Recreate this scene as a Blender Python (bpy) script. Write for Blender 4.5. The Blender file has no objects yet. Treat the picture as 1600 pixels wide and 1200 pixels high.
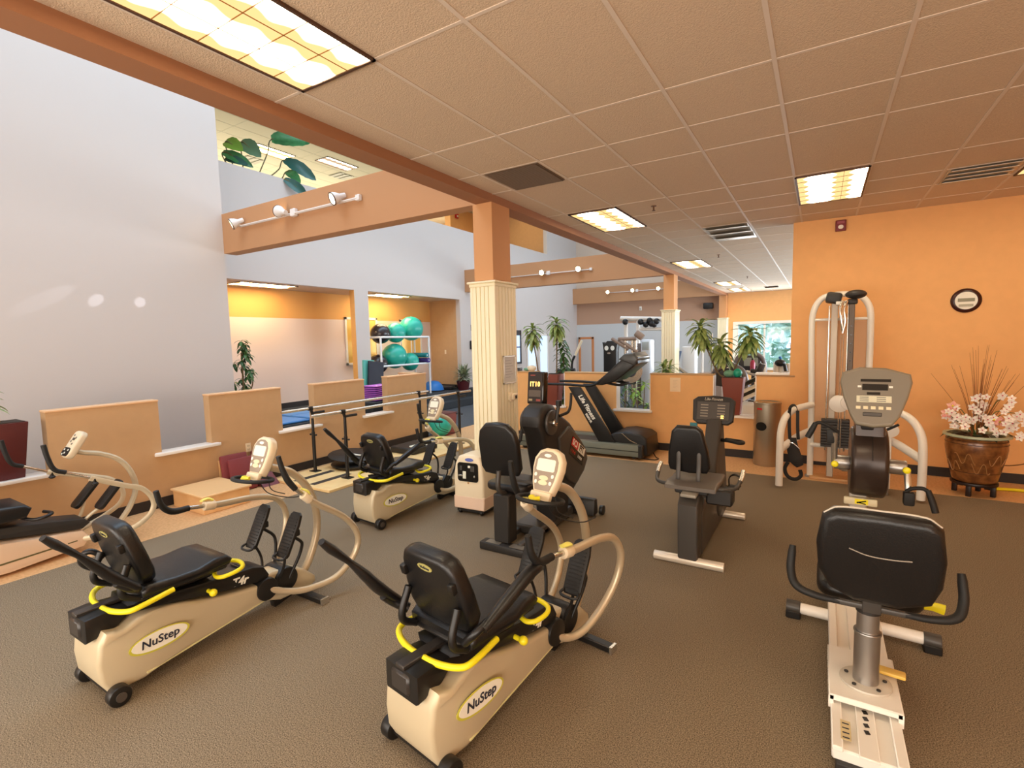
import bpy, bmesh, math, random
from mathutils import Vector, Matrix, Quaternion
random.seed(7)
PI = math.pi
sc = bpy.context.scene
COL = sc.collection

# ---------------------------------------------------------------- camera
CAM_H = 1.83
FPX, YAW, PITCH, ROLL = 784.86, .55131, .087828, -.0224834
def _basis():
    f = Vector((-math.sin(YAW)*math.cos(PITCH), math.cos(YAW)*math.cos(PITCH), -math.sin(PITCH)))
    r = Vector((math.cos(YAW), math.sin(YAW), 0)); u = r.cross(f)
    return r*math.cos(ROLL)+u*math.sin(ROLL), u*math.cos(ROLL)-r*math.sin(ROLL), f
RV, UV, FV = _basis()
cam = bpy.data.objects.new('camera', bpy.data.cameras.new('camera')); COL.objects.link(cam)
m = Matrix((RV, UV, -FV)).transposed().to_4x4(); m.translation = (0, 0, CAM_H)
cam.matrix_world = m
cam.data.sensor_fit = 'HORIZONTAL'; cam.data.sensor_width = 36; cam.data.lens = 36*FPX/1600
cam.data.clip_start = .05; cam.data.clip_end = 200
sc.camera = cam
def at(px, py, Y=None, X=None, Z=None):
    """point seen at a photo pixel, at a known depth plane of the room"""
    d = RV*(px-800)-UV*(py-600)+FV*FPX
    t = Y/d.y if Y is not None else (X/d.x if X is not None else (Z-CAM_H)/d.z)
    return Vector((0, 0, CAM_H))+d*t

# ---------------------------------------------------------------- view, world, large lights
vs = sc.view_settings
vs.view_transform = 'Standard'; vs.look = 'None'; vs.gamma = 1; vs.use_curve_mapping = False
vs.exposure = 0.42
W = bpy.data.worlds.new('world'); sc.world = W; W.use_nodes = True
wn = W.node_tree.nodes; wn.clear()
_o = wn.new('ShaderNodeOutputWorld'); _b = wn.new('ShaderNodeBackground')
_b.inputs[0].default_value = (.62, .8, 1, 1); _b.inputs[1].default_value = 2.2
W.node_tree.links.new(_b.outputs[0], _o.inputs[0])

def lamp(name, kind, loc, power, col, aim=None, **kw):
    l = bpy.data.lights.new(name, kind); l.energy = power; l.color = col
    for k, v in kw.items(): setattr(l, k, v)
    o = bpy.data.objects.new(name, l); COL.objects.link(o); o.location = loc
    if aim is not None: o.rotation_euler = (Vector(aim)-Vector(loc)).to_track_quat('-Z', 'Y').to_euler()
    return o
# daylight through the skylight over the double-height hall
lamp('skylight_daylight', 'AREA', (-5.6, 6.5, 7.9), 160, (.68, .84, 1), (-5.6, 6.5, 0), shape='RECTANGLE', size=3.0, size_y=12)
lamp('skylight_daylight', 'AREA', (-5.6, -1.0, 7.9), 42, (.68, .84, 1), (-5.6, -1.0, 0), shape='RECTANGLE', size=3.0, size_y=2.6)
# broad fill light added behind the camera to lift ceiling and machines
lamp('rear_fill_light', 'AREA', (-1.8, -2.85, 1.25), 330, (1, .93, .83), (-1.8, 8, 1.9), shape='RECTANGLE', size=11, size_y=2.2)
lamp('upper_storey_fill', 'AREA', (-16.8, 12, 5.6), 420, (1, .95, .78), (-10, 12, 7.6), shape='RECTANGLE', size=14, size_y=2.0)  # added fill for the dim upper ceiling, no window behind it
# daylight through the gym windows at the far end
lamp('window_daylight', 'AREA', (-1.3, 19.9, 1.5), 150, (.82, .91, 1), (-1.3, 5, 1.8), shape='RECTANGLE', size=2.6, size_y=1.6)
lamp('window_daylight', 'AREA', (3.6, 14.0, 1.7), 330, (.86, .93, 1), (-6, 14, 1.5), shape='RECTANGLE', size=8, size_y=1.8)

# ---------------------------------------------------------------- materials
MATS = {}
def lin(c):
    return tuple(((x/255+.055)/1.055)**2.4 if x/255 > .04045 else x/255/12.92 for x in c)
def mat(name, rgb, rough=.5, metal=0, bump=0, bscale=200, var=0, vscale=8, emit=0, coat=0, spec=.5, alpha=1, trans=0, rgb2=None):
    if name in MATS: return MATS[name]
    M_ = bpy.data.materials.new(name); M_.use_nodes = True; nt = M_.node_tree
    p = nt.nodes['Principled BSDF']; c = lin(rgb)+(1,)
    p.inputs['Base Color'].default_value = c
    p.inputs['Roughness'].default_value = rough; p.inputs['Metallic'].default_value = metal
    p.inputs['Specular IOR Level'].default_value = spec
    p.inputs['Coat Weight'].default_value = coat; p.inputs['Alpha'].default_value = alpha
    p.inputs['Transmission Weight'].default_value = trans
    if emit:
        p.inputs['Emission Color'].default_value = c; p.inputs['Emission Strength'].default_value = emit
    tc = nt.nodes.new('ShaderNodeTexCoord')
    if var or rgb2:
        n = nt.nodes.new('ShaderNodeTexNoise'); n.inputs['Scale'].default_value = vscale; n.inputs['Detail'].default_value = 4
        nt.links.new(tc.outputs['Object'], n.inputs['Vector'])
        r = nt.nodes.new('ShaderNodeValToRGB')
        r.color_ramp.elements[0].position = .35; r.color_ramp.elements[1].position = .65
        c2 = lin(rgb2) if rgb2 else tuple(min(1, x*(1+var)) for x in c[:3])
        c1 = c[:3] if rgb2 else tuple(x*(1-var) for x in c[:3])
        r.color_ramp.elements[0].color = c1+(1,); r.color_ramp.elements[1].color = tuple(c2)+(1,)
        nt.links.new(n.outputs[0], r.inputs[0]); nt.links.new(r.outputs[0], p.inputs['Base Color'])
    if bump:
        n = nt.nodes.new('ShaderNodeTexNoise'); n.inputs['Scale'].default_value = bscale; n.inputs['Detail'].default_value = 3
        nt.links.new(tc.outputs['Object'], n.inputs['Vector'])
        b = nt.nodes.new('ShaderNodeBump'); b.inputs['Strength'].default_value = bump; b.inputs['Distance'].default_value = .004
        nt.links.new(n.outputs[0], b.inputs['Height']); nt.links.new(b.outputs[0], p.inputs['Normal'])
    MATS[name] = M_; return M_

# ---------------------------------------------------------------- mesh helpers
def V(*a): return Vector(a)
def spline(pts, k=6, closed=False):
    P = [Vector(p) for p in pts]; n = len(P); out = []
    if n < 3 or k < 2: return P
    rng = range(n) if closed else range(n-1)
    for i in rng:
        p0 = P[(i-1) % n] if (closed or i > 0) else P[0]*2-P[1]
        p1, p2 = P[i], P[(i+1) % n]
        p3 = P[(i+2) % n] if (closed or i < n-2) else P[-1]*2-P[-2]
        # centripetal-ish: damp tangents by local chord
        d = (p2-p1).length
        t1 = (p2-p0); t2 = (p3-p1)
        t1 = t1.normalized()*d if t1.length > 1e-9 else t1
        t2 = t2.normalized()*d if t2.length > 1e-9 else t2
        for j in range(k):
            t = j/k
            out.append(p1*(2*t**3-3*t*t+1)+t1*(t**3-2*t*t+t)+p2*(-2*t**3+3*t*t)+t2*(t**3-t*t))
    if not closed: out.append(P[-1])
    return out
class MB:
    def __init__(s): s.bm = bmesh.new()
    def _merge(s, b, mx=None):
        me = bpy.data.meshes.new('t'); b.to_mesh(me); b.free()
        if mx is not None: me.transform(mx)
        s.bm.from_mesh(me); bpy.data.meshes.remove(me); return s
    def box(s, c, size, rot=(0, 0, 0), bev=0, seg=2, taper=None):
        b = bmesh.new(); bmesh.ops.create_cube(b, size=1)
        for v in b.verts:
            v.co = Vector((v.co.x*size[0], v.co.y*size[1], v.co.z*size[2]))
            if taper:                        # (tx, ty): scale of the top
                k = (v.co.z/size[2]+.5)
                v.co.x *= 1+(taper[0]-1)*k; v.co.y *= 1+(taper[1]-1)*k
        if bev: bmesh.ops.bevel(b, geom=b.edges[:], offset=min(bev, min(size)*.49), segments=seg, profile=.5, affect='EDGES')
        from mathutils import Euler
        return s._merge(b, Matrix.Translation(c) @ Euler(rot).to_matrix().to_4x4())
    def bx(s, x0, x1, y0, y1, z0, z1, bev=0, seg=1):
        return s.box(((x0+x1)/2, (y0+y1)/2, (z0+z1)/2), (abs(x1-x0), abs(y1-y0), abs(z1-z0)), bev=bev, seg=seg)
    def tube(s, pts, r, n=10, k=6, closed=False, flat=None, cap=True):
        """swept tube; r a number or a list per control point; flat=(a,b) gives an oval/rectangular section scale"""
        m_ = len(pts)
        P = spline(pts, k, closed); N = len(P)
        if isinstance(r, (list, tuple)):
            R_ = [r[min(int(i*(m_-1)/(max(N-1, 1))), m_-2)]*(1-(i*(m_-1)/max(N-1, 1) % 1))+r[min(int(i*(m_-1)/max(N-1, 1))+1, m_-1)]*((i*(m_-1)/max(N-1, 1)) % 1) for i in range(N)]
            R_[-1] = r[-1]
        else: R_ = [r]*N
        T = []
        for i in range(N):
            a = P[(i-1) % N] if (closed or i > 0) else P[0]; c = P[(i+1) % N] if (closed or i < N-1) else P[-1]
            t = c-a; T.append(t.normalized() if t.length > 1e-9 else Vector((0, 0, 1)))
        ref = Vector((1, 0, 0)) if abs(T[0].x) < .8 else Vector((0, 0, 1))
        nrm = (ref-T[0]*ref.dot(T[0])).normalized(); rings = []
        for i in range(N):
            nrm = (nrm-T[i]*nrm.dot(T[i])).normalized(); bn = T[i].cross(nrm)
            fa, fb = flat or (1, 1); ring = []
            for j in range(n):
                a = 2*PI*(j+.5)/n
                ring.append(s.bm.verts.new(P[i]+nrm*math.cos(a)*R_[i]*fa+bn*math.sin(a)*R_[i]*fb))
            rings.append(ring)
        for i in range(N if closed else N-1):
            A, B = rings[i], rings[(i+1) % N]
            for j in range(n): s.bm.faces.new((A[j], A[(j+1) % n], B[(j+1) % n], B[j]))
        if not closed and cap:
            s.bm.faces.new(rings[0][::-1]); s.bm.faces.new(rings[-1])
        return s
    def cyl(s, a, b, r, r2=None, n=20, bev=0):
        a, b = Vector(a), Vector(b); d = b-a
        t = bmesh.new()
        bmesh.ops.create_cone(t, cap_ends=True, segments=n, radius1=r, radius2=r if r2 is None else r2, depth=d.length)
        if bev:
            ed = [e for e in t.edges if len(e.link_faces) == 2 and any(len(f.verts) > 4 for f in e.link_faces)]
            bmesh.ops.bevel(t, geom=ed, offset=bev, segments=2, profile=.5, affect='EDGES')
        return s._merge(t, Matrix.Translation((a+b)/2) @ d.to_track_quat('Z', 'Y').to_matrix().to_4x4())
    def ball(s, c, r, scale=(1, 1, 1), n=16):
        t = bmesh.new(); bmesh.ops.create_uvsphere(t, u_segments=n, v_segments=max(6, n*2//3), radius=r)
        return s._merge(t, Matrix.Translation(c) @ Matrix.Diagonal((*scale, 1)))
    def lathe(s, prof, c=(0, 0, 0), n=32, mx=None):
        t = bmesh.new(); rings = []
        for (r, z) in prof:
            rings.append([t.verts.new((r*math.cos(2*PI*j/n), r*math.sin(2*PI*j/n), z)) for j in range(n)] if r > 1e-6 else [t.verts.new((0, 0, z))])
        for A, B in zip(rings, rings[1:]):
            for j in range(n):
                a0, a1 = A[j % len(A)], A[(j+1) % len(A)]; b0, b1 = B[j % len(B)], B[(j+1) % len(B)]
                vs_ = []
                for v in (a0, a1, b1, b0):
                    if v not in vs_: vs_.append(v)
                if len(vs_) > 2: t.faces.new(vs_)
        return s._merge(t, Matrix.Translation(c) @ (mx or Matrix()))
    def prism(s, poly, x0, x1, axis='X', bev=0, seg=2, wf=None):
        """extrude a closed 2-D outline. axis X: outline in (y,z); Y: (x,z); Z: (x,y). wf(a,b)->scale of the extrude width about its middle"""
        t = bmesh.new(); mid = (x0+x1)/2
        def mk(u, a, b):
            w = wf(a, b) if wf else 1; u = mid+(u-mid)*w
            return {'X': (u, a, b), 'Y': (a, u, b), 'Z': (a, b, u)}[axis]
        A = [t.verts.new(mk(x0, a, b)) for a, b in poly]; B = [t.verts.new(mk(x1, a, b)) for a, b in poly]
        n = len(poly)
        f1 = t.faces.new(A); f2 = t.faces.new(B[::-1])
        for i in range(n): t.faces.new((A[i], B[i], B[(i+1) % n], A[(i+1) % n]))
        bmesh.ops.recalc_face_normals(t, faces=t.faces[:])
        if bev:
            ed = [e for e in t.edges if (f1 in e.link_faces or f2 in e.link_faces)]
            bmesh.ops.bevel(t, geom=ed, offset=bev, segments=seg, profile=.5, affect='EDGES', clamp_overlap=True)
        return s._merge(t)
    def quad(s, *pts):
        s.bm.faces.new([s.bm.verts.new(p) for p in pts]); return s
    def xf(s, mx): bmesh.ops.transform(s.bm, matrix=mx, verts=s.bm.verts[:]); return s
    def build(s, name, m_, parent=None, smooth=40, kind=None, label=None, loc=None):
        bmesh.ops.recalc_face_normals(s.bm, faces=s.bm.faces[:])
        me = bpy.data.meshes.new(name); s.bm.to_mesh(me); s.bm.free()
        o = bpy.data.objects.new(name, me); COL.objects.link(o)
        me.materials.append(m_)
        if smooth:
            for p in me.polygons: p.use_smooth = True
            me.set_sharp_from_angle(angle=math.radians(smooth))
        if parent: o.parent = parent
        if kind: o['kind'] = kind
        if label: o['label'] = label
        if loc: o.location = loc
        return o
def thing(name, label, cat, loc=(0, 0, 0), rz=0, group=None):
    o = bpy.data.objects.new(name, None); COL.objects.link(o)
    o.empty_display_size = .1
    o.location = loc; o.rotation_euler = (0, 0, rz); o['label'] = label; o['category'] = cat
    if group: o['group'] = group
    return o
def tag(o, label, cat, group=None, kind=None):
    o['label'] = label; o['category'] = cat
    if group: o['group'] = group
    if kind: o['kind'] = kind
    return o
def struct(name, mb, m_, parent=None, smooth=30):
    return mb.build(name, m_, parent, smooth=smooth, kind=None if parent else 'structure')
def dup(root, loc, rz=None, label=None, group=None, name=None):
    def cp(o, par):
        c = o.copy(); COL.objects.link(c)
        if par: c.parent = par
        for ch in [x for x in bpy.data.objects if x.parent == o]: cp(ch, c)
        return c
    r = cp(root, None); r.location = loc
    if rz is not None: r.rotation_euler = (0, 0, rz)
    if label: r['label'] = label
    if group: r['group'] = group
    return r
def text(name, s_, size, m_, parent, mx, ext=.001, align='CENTER', shear=0, label=None, spacing=1, bold=0):
    cu = bpy.data.curves.new('txt', 'FONT'); cu.body = s_; cu.size = size; cu.extrude = ext; cu.align_x = align; cu.align_y = 'CENTER'
    cu.shear = shear; cu.space_character = spacing; cu.resolution_u = 3; cu.offset = bold
    t = bpy.data.objects.new('txt', cu); COL.objects.link(t)
    dg = bpy.context.evaluated_depsgraph_get(); dg.update()
    me = bpy.data.meshes.new_from_object(t.evaluated_get(dg)); bpy.data.objects.remove(t); bpy.data.curves.remove(cu)
    me.transform(mx); me.name = name; me.materials.clear(); me.materials.append(m_)
    o = bpy.data.objects.new(name, me); COL.objects.link(o)
    if parent: o.parent = parent
    if label: o['label'] = label
    return o
def frame(o, xdir, ydir):
    """matrix whose local x,y run along the given directions (text plane), z = normal"""
    x = Vector(xdir).normalized(); y = Vector(ydir); y = (y-x*y.dot(x)).normalized(); z = x.cross(y)
    m_ = Matrix((x, y, z)).transposed().to_4x4(); m_.translation = o; return m_
def ellipse(mb, mx, rx, ry, th, n=32):
    t = bmesh.new()
    A = [t.verts.new((rx*math.cos(2*PI*i/n), ry*math.sin(2*PI*i/n), 0)) for i in range(n)]
    B = [t.verts.new((rx*math.cos(2*PI*i/n), ry*math.sin(2*PI*i/n), th)) for i in range(n)]
    t.faces.new(A[::-1]); t.faces.new(B)
    for i in range(n): t.faces.new((A[i], A[(i+1) % n], B[(i+1) % n], B[i]))
    return mb._merge(t, mx)
def rrect(w, h, r, n=5):
    pts = []
    for cx, cy, a0 in ((w/2-r, h/2-r, 0), (-w/2+r, h/2-r, 90), (-w/2+r, -h/2+r, 180), (w/2-r, -h/2+r, 270)):
        for i in range(n+1):
            a = math.radians(a0+90*i/n); pts.append((cx+r*math.cos(a), cy+r*math.sin(a)))
    return pts
# ================================================================ materials used by the building
m_carpet = mat('carpet', (84, 73, 58), .95, bump=.5, bscale=240, rgb2=(164, 146, 122), vscale=190, spec=.1)
m_carpet2 = mat('grey_carpet', (70, 74, 80), .95, bump=.8, bscale=260, rgb2=(100, 103, 108), vscale=230, spec=.1)
m_cork = mat('cork_floor', (206, 158, 108), .45, bump=.15, bscale=120, rgb2=(226, 180, 130), vscale=40, spec=.4)
m_orange = mat('orange_paint', (240, 182, 118), .75, bump=.08, bscale=300, var=.02)
m_tan = mat('tan_paint', (200, 160, 116), .75, bump=.08, bscale=300, var=.02)
m_white = mat('white_paint', (207, 197, 190), .7, bump=.06, bscale=250)
m_pink = mat('pale_rose_paint', (232, 210, 196), .7, bump=.06, bscale=250)
m_amber = mat('amber_paint', (228, 170, 96), .75, bump=.06, bscale=250)
m_beam = mat('brown_beam_paint', (190, 140, 98), .75, bump=.08, bscale=200)
m_beam_shade = mat('shaded_beam_paint', (160, 110, 76), .75, bump=.08, bscale=200); m_colp = mat('column_paint', (204, 148, 98), .75, bump=.08, bscale=200)  # main beam: crossbeam paint darkened, its shade put into the colour
m_band = mat('brown_band_paint', (190, 150, 122), .8, bump=.08, bscale=200)
m_ceil = mat('ceiling_tile', (214, 190, 163), .9, bump=1.0, bscale=130, var=.05, vscale=150)
m_tbar = mat('ceiling_t_bar', (222, 205, 188), .6)
m_cream = mat('cream_wainscot', (242, 230, 196), .5)
m_black_base = mat('black_rubber_baseboard', (38, 32, 30), .6)
m_trimw = mat('white_sill', (240, 232, 222), .4)
m_woodcap = mat('maple_cap', (232, 184, 136), .45)
m_upceil = mat('upper_ceiling_tile', (226, 216, 184), .9, bump=.5, bscale=120)
m_glass = mat('window_glass', (235, 245, 250), .02, trans=1.0, spec=.5)
m_alum = mat('brushed_aluminium', (176, 172, 168), .35, metal=.9)
CZ = 3.343

# ---------------------------------------------------------------- floor
fl = MB().bx(-5.44, 4, -3, 7.16, -.1, 0); struct('floor', fl, m_carpet)
ck = MB(); ck.bx(-6.42, -5.44, -3, 12.6, -.1, -.0005); ck.bx(-5.44, 4, 7.16, 8.2, -.1, -.0005); struct('floor', ck, m_cork)
f2 = MB(); f2.bx(-9, -6.42, -3, 20.2, -.1, -.001); f2.bx(-6.42, -5.44, 12.6, 20.2, -.1, -.001); f2.bx(-5.44, 4, 8.2, 20.2, -.1, -.001)
struct('floor', f2, m_carpet2)
st = MB(); st.bx(-8.8, -8.5, 7.6, 12.6, 0, .2, .012); st.bx(-10.15, -8.78, 4.5, 12.6, 0, .42, .012)
struct('floor', st, mat('dark_step_carpet', (52, 56, 60), .95, bump=.6, bscale=250))

# ---------------------------------------------------------------- main ceiling with T-bar grid
c = MB().bx(-2.95, 4, -3, 20.2, CZ, CZ+.1); ceil = struct('ceiling', c, m_ceil)
g = MB()
for k in range(12):
    x = -2.09+.61*k-.61
    if x < 4: g.bx(x-.012, x+.012, -3, 20.1, CZ-.004, CZ+.001)
for k in range(-4, 15):
    y = 2.05+1.222*k
    if -3 < y < 20: g.bx(-2.95, 4, y-.010, y+.010, CZ-.003, CZ+.001)
for y in (3.92, 6.36, 7.6, 8.82, 10.04, 11.26, 12.5, 13.7, 14.9, 16.1): g.bx(-2.95, 4, y-.008, y+.008, CZ-.003, CZ+.001)
struct('ceiling_grid', g, m_tbar, ceil)

# ---------------------------------------------------------------- beams and columns
b = MB().bx(-3.15, -2.95, -3, 20.1, 3.262, 3.75); struct('trim_1', b, m_beam_shade)
YB = (4.47, 12.1, 19.7)
for i, y in enumerate(YB):
    x0 = -7.95 if i == 0 else -9.0
    b = MB().bx(x0, -3.15, y, y+.2, 3.262, 3.86 if i == 0 else 3.9); struct('trim_%d' % (i+2), b, m_beam)
def column(x, y, full=True):
    w, d = .24, .35
    core = MB().bx(x-w, x, y, y+d, 0, CZ-.002 if False else 3.262)
    o = struct('column', core, m_colp)
    o['kind'] = 'structure'
    wz = 2.43; e = .035
    wn_ = MB().bx(x-w-e+.012, x+e-.012, y-e+.012, y+d+e-.012, 0, wz)
    # bead-board: raised strips between grooves
    n = 5
    for i in range(n):
        a = x-w-e+.03+i*(w+2*e-.05)/n; wn_.bx(a, a+(w+2*e-.05)/n-.012, y-e, y-e+.02, .1, wz-.03)
    n = 6
    for i in range(n):
        a = y-e+.03+i*(d+2*e-.05)/n; wn_.bx(x+e-.02, x+e, a, a+(d+2*e-.05)/n-.016, .1, wz-.03)
    for cx in (x-w-e, x+e-.028):
        for cy in (y-e, y+d+e-.028): wn_.bx(cx-.004, cx+.032, cy-.004, cy+.032, 0, wz-.02, .004)
    struct('wainscot', wn_, m_cream, o)
    cp = MB().bx(x-w-e-.03, x+e+.03, y-e-.03, y+d+e+.03, wz, wz+.022, .006); cp.bx(x-w-e-.012, x+e+.012, y-e-.012, y+d+e+.012, wz-.035, wz, .006)
    struct('wainscot_cap', cp, m_cream, o)
    return o
for y in YB: column(-2.95, y)
# upper wall of the room over the main ceiling, facing the double-height hall
struct('wall_upper', MB().bx(-3.15, -2.95, -3, 20.1, 3.75, 7.9), m_white)

# ---------------------------------------------------------------- walls
struct('wall_back', MB().bx(-.36, 4, 8.08, 8.22, 0, CZ), m_orange)
struct('wall_right', MB().bx(4, 4.15, -3, 8.22, 0, CZ), m_orange)
struct('wall_front', MB().bx(-9.2, 4.15, -3.15, -3, 0, 8), m_tan)
struct('wall_left', MB().bx(-9.2, -7.95, -3, 4.48, 0, 8), m_white)
# wall of the double-height hall with its two openings onto the raised studio
w = MB(); w.bx(-9.15, -9, 4.48, 17.4, 3.03, 5.05); w.bx(-9.15, -9, 7.93, 8.34, .42, 3.03); w.bx(-9.15, -9, 11.83, 20.1, 0, 3.03)
w.bx(-9.15, -9, 17.4, 20.1, 3.03, 8)
struct('wall_hall', w, m_white)
# studio recess: back wall with amber upper band
struct('wall_studio', MB().bx(-10.3, -10.15, 4.4, 12.0, 0, 2.42), m_pink)
struct('wall_studio', MB().bx(-10.3, -10.15, 4.4, 12.0, 2.42, 3.2), m_amber)
struct('wall_studio', MB().bx(-10.15, -9.15, 11.83, 11.95, 0, 3.2), m_tan)
struct('wall_studio', MB().bx(-10.15, -9.2, 4.3, 4.48, 0, 3.2), m_tan)
struct('trim_5', MB().bx(-9.155, -9.15, 7.93, 8.34, .42, 3.03).bx(-9.15, -9.0, 7.925, 7.93, .42, 3.03), m_amber)
struct('ceiling_studio', MB().bx(-10.15, -9.15, 4.4, 11.95, 3.035, 3.1), m_ceil)
bb = MB().bx(-10.15, -10.135, 4.48, 11.83, .42, .54).bx(-10.13, -9.0, 11.815, 11.83, .42, .54)
struct('baseboard_studio', bb, m_black_base)
# far wall
w = MB(); w.bx(-9, -3.1, 20.1, 20.25, 0, 2.4); struct('wall_far', w, mat('pale_grey_paint', (206, 206, 204), .7))
w = MB(); w.bx(-9, -3.1, 20.1, 20.25, 2.4, 3.3); struct('wall_far', w, m_band)
w = MB(); w.bx(-9.2, -2.95, 20.1, 20.25, 3.3, 8); struct('wall_far', w, mat('warm_beige_paint', (224, 204, 184), .7))
w = MB(); w.bx(-3.1, -2.62, 20.1, 20.25, 0, CZ); w.bx(.9, 4, 20.1, 20.25, 0, CZ); w.bx(-2.62, .9, 20.1, 20.25, 2.25, CZ); w.bx(-2.62, .9, 20.1, 20.25, 0, .6)
struct('wall_far', w, m_orange)
w = MB()
for x in (-2.62, -1.72, -.86, 0, .84): w.bx(x-.03, x+.03, 20.06, 20.16, .6, 2.25, .006)
w.bx(-2.72, .95, 20.03, 20.16, 2.2, 2.3, .006); w.bx(-2.72, .95, 20.0, 20.16, .55, .63, .006); w.bx(-2.76, -2.6, 20.05, 20.12, .55, 2.3)
win = struct('window_1', w, m_trimw)
struct('pane', MB().bx(-2.6, .85, 20.13, 20.136, .62, 2.22), m_glass, win)
# side glazing of the far gym
w = MB()
for y in (8.3, 10.6, 12.9, 15.2, 17.5, 20.0): w.bx(4, 4.08, y-.04, y+.04, .6, 2.6, .006)
w.bx(3.98, 4.1, 8.22, 20.1, .55, .65); w.bx(3.98, 4.1, 8.22, 20.1, 2.6, 2.68)
struct('window_2', w, m_trimw)
w = MB(); w.bx(4, 4.12, 8.22, 20.1, 0, .56); w.bx(4, 4.12, 8.22, 20.1, 2.68, CZ); struct('wall_side', w, m_orange)
# upper storey: its floor slab, back wall, ceiling with skylight
struct('floor_upper', MB().bx(-17, -9.15, 4.48, 20.1, 3.85, 4.05), m_carpet2)
struct('wall_upper_back', MB().bx(-17.15, -17, 4.0, 20.1, 3.9, 8), m_amber)
struct('wall_upper_back', MB().bx(-17, -9.2, 4.3, 4.48, 3.9, 8), m_white)
struct('wall_upper_back', MB().bx(-17, -9.15, 19.9, 20.1, 3.9, 8), m_tan)
up = MB(); up.bx(-17.1, -7.3, -3, 20.2, 7.6, 7.7); up.bx(-3.9, -2.9, -3, 20.2, 7.6, 7.7); upc = struct('ceiling_upper', up, m_upceil)
g = MB()
for k in range(17): g.bx(-17+.61*k, -16.98+.61*k, -3, 20, 7.596, 7.6)
for k in range(20): g.bx(-17, -7.3, -3+1.22*k, -2.98+1.22*k, 7.596, 7.6)
struct('ceiling_grid', g, mat('upper_t_bar', (214, 206, 176), .7), upc)
sk = MB()
for y in (-3, 0, 3, 6, 9, 12, 15, 18, 20): sk.bx(-7.3, -3.9, y-.04, y+.04, 7.6, 7.72)
struct('window_3', sk, m_trimw)

# ---------------------------------------------------------------- half walls with their gaps
def capwall(segs, fixed, axis, z=1.22, th=.13, low=.60, m_=None, lo0=None, lo1=None):
    w = MB()
    for a, b_ in segs:
        if axis == 'Y': w.bx(fixed-th, fixed, a, b_, low, z)
        else: w.bx(a, b_, fixed, fixed+th, low, z)
    if axis == 'Y': w.bx(fixed-th, fixed, lo0, lo1, 0, low)
    else: w.bx(lo0, lo1, fixed, fixed+th, 0, low)
    o = struct('wall_half', w, m_)
    cp = MB()
    for a, b_ in segs:
        if axis == 'Y': cp.bx(fixed-th-.012, fixed+.012, a-.004, b_+.004, z, z+.022, .005)
        else: cp.bx(a-.004, b_+.004, fixed-.012, fixed+th+.012, z, z+.022, .005)
    struct('wall_cap', cp, m_woodcap if axis == 'Y' else m_tan, o)
    return o
LW = [(-1.3, .15), (1.75, 2.73), (3.29, 4.26), (4.80, 5.77), (6.29, 7.30)]
hl = capwall(LW, -6.42, 'Y', m_=m_tan, lo0=-3, lo1=7.3)
struct('wall_half_return', MB().bx(-7.0, -6.551, 7.17, 7.30, 0, 1.22), m_tan)
struct('wall_cap', MB().bx(-7.01, -6.44, 7.16, 7.312, 1.22, 1.242), m_woodcap, hl)
FW = [(-5.1, -4.43), (-3.87, -2.90), (-2.34, -1.37), (-.79, -.30)]
hf = capwall(FW, 8.08, 'X', m_=m_orange, lo0=-5.1, lo1=-.36)
sill = MB()
for a, b_ in ((.15, 1.75), (2.73, 3.29), (4.26, 4.80), (5.77, 6.29)):
    sill.prism([(-6.56, a+.004), (-6.36, a-.10), (-6.335, a-.06), (-6.335, b_+.04), (-6.36, b_+.08), (-6.56, b_-.004)], .602, .635, 'Z', bev=.004)
struct('sill', sill, m_trimw, hl)
sill = MB()
for a, b_ in ((-4.43, -3.87), (-2.90, -2.34), (-1.37, -.79)):
    sill.prism([(a+.004, 8.22), (b_-.004, 8.22), (b_+.05, 8.02), (b_+.02, 7.99), (a-.02, 7.99), (a-.05, 8.02)], .602, .635, 'Z', bev=.004)
    for x in (a, b_): sill.bx(x-.008, x+.008, 8.07, 8.215, .635, 1.222)
sill.bx(-.80, -.36, 8.05, 8.24, 1.243, 1.27, .004)
struct('sill', sill, m_trimw, hf)
struct('baseboard_left', MB().bx(-6.42, -6.405, -3, 7.30, 0, .115), m_black_base)
struct('baseboard_back', MB().bx(-5.1, 4, 8.062, 8.08, 0, .115), m_black_base)
struct('baseboard_hall', MB().bx(-9, -8.98, 12.6, 20.1, 0, .12).bx(-7.95, -7.93, -3, 4.48, 0, .12), m_black_base)
# trees outside the far window
def leafcloud(name, c, r, m_, label, n=260, seed=1, group=None):
    rn = random.Random(seed); mb = MB()
    for i in range(n):
        d = Vector((rn.gauss(0, 1), rn.gauss(0, .6), rn.gauss(0, 1))).normalized()*r*rn.uniform(.35, 1)
        q = Quaternion(Vector((rn.uniform(-1, 1), rn.uniform(-1, 1), rn.uniform(-1, 1))).normalized(), rn.uniform(0, 3))
        s_ = rn.uniform(.12, .3)*r
        p = [q @ Vector(v) for v in ((-s_, 0, 0), (0, -s_*.5, .05), (s_, 0, 0), (0, s_*.5, .05))]
        mb.quad(*[Vector(c)+d+v for v in p])
    o = mb.build('foliage', m_, None, smooth=0)
    t = thing(name, label, 'tree', (c[0], c[1], -1.2), group=group)
    o.parent = t; o.location = (-c[0], -c[1], 1.2)
    tr = MB().cyl((0, 0, 0), (0, 0, c[2]+1.2), .14, .08, n=8); tr.build('trunk', mat('bark', (96, 76, 58), .9), t)
mf = mat('hazy_outdoor_leaf', (176, 210, 186), .6, rgb2=(236, 244, 240), vscale=1.2)  # leaf colour paled to imitate overexposed haze outside
leafcloud('outdoor_tree', (-3.6, 27, 1.4), 1.7, mf, 'green tree outside the far window, at the left of the glass', seed=2)
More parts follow.
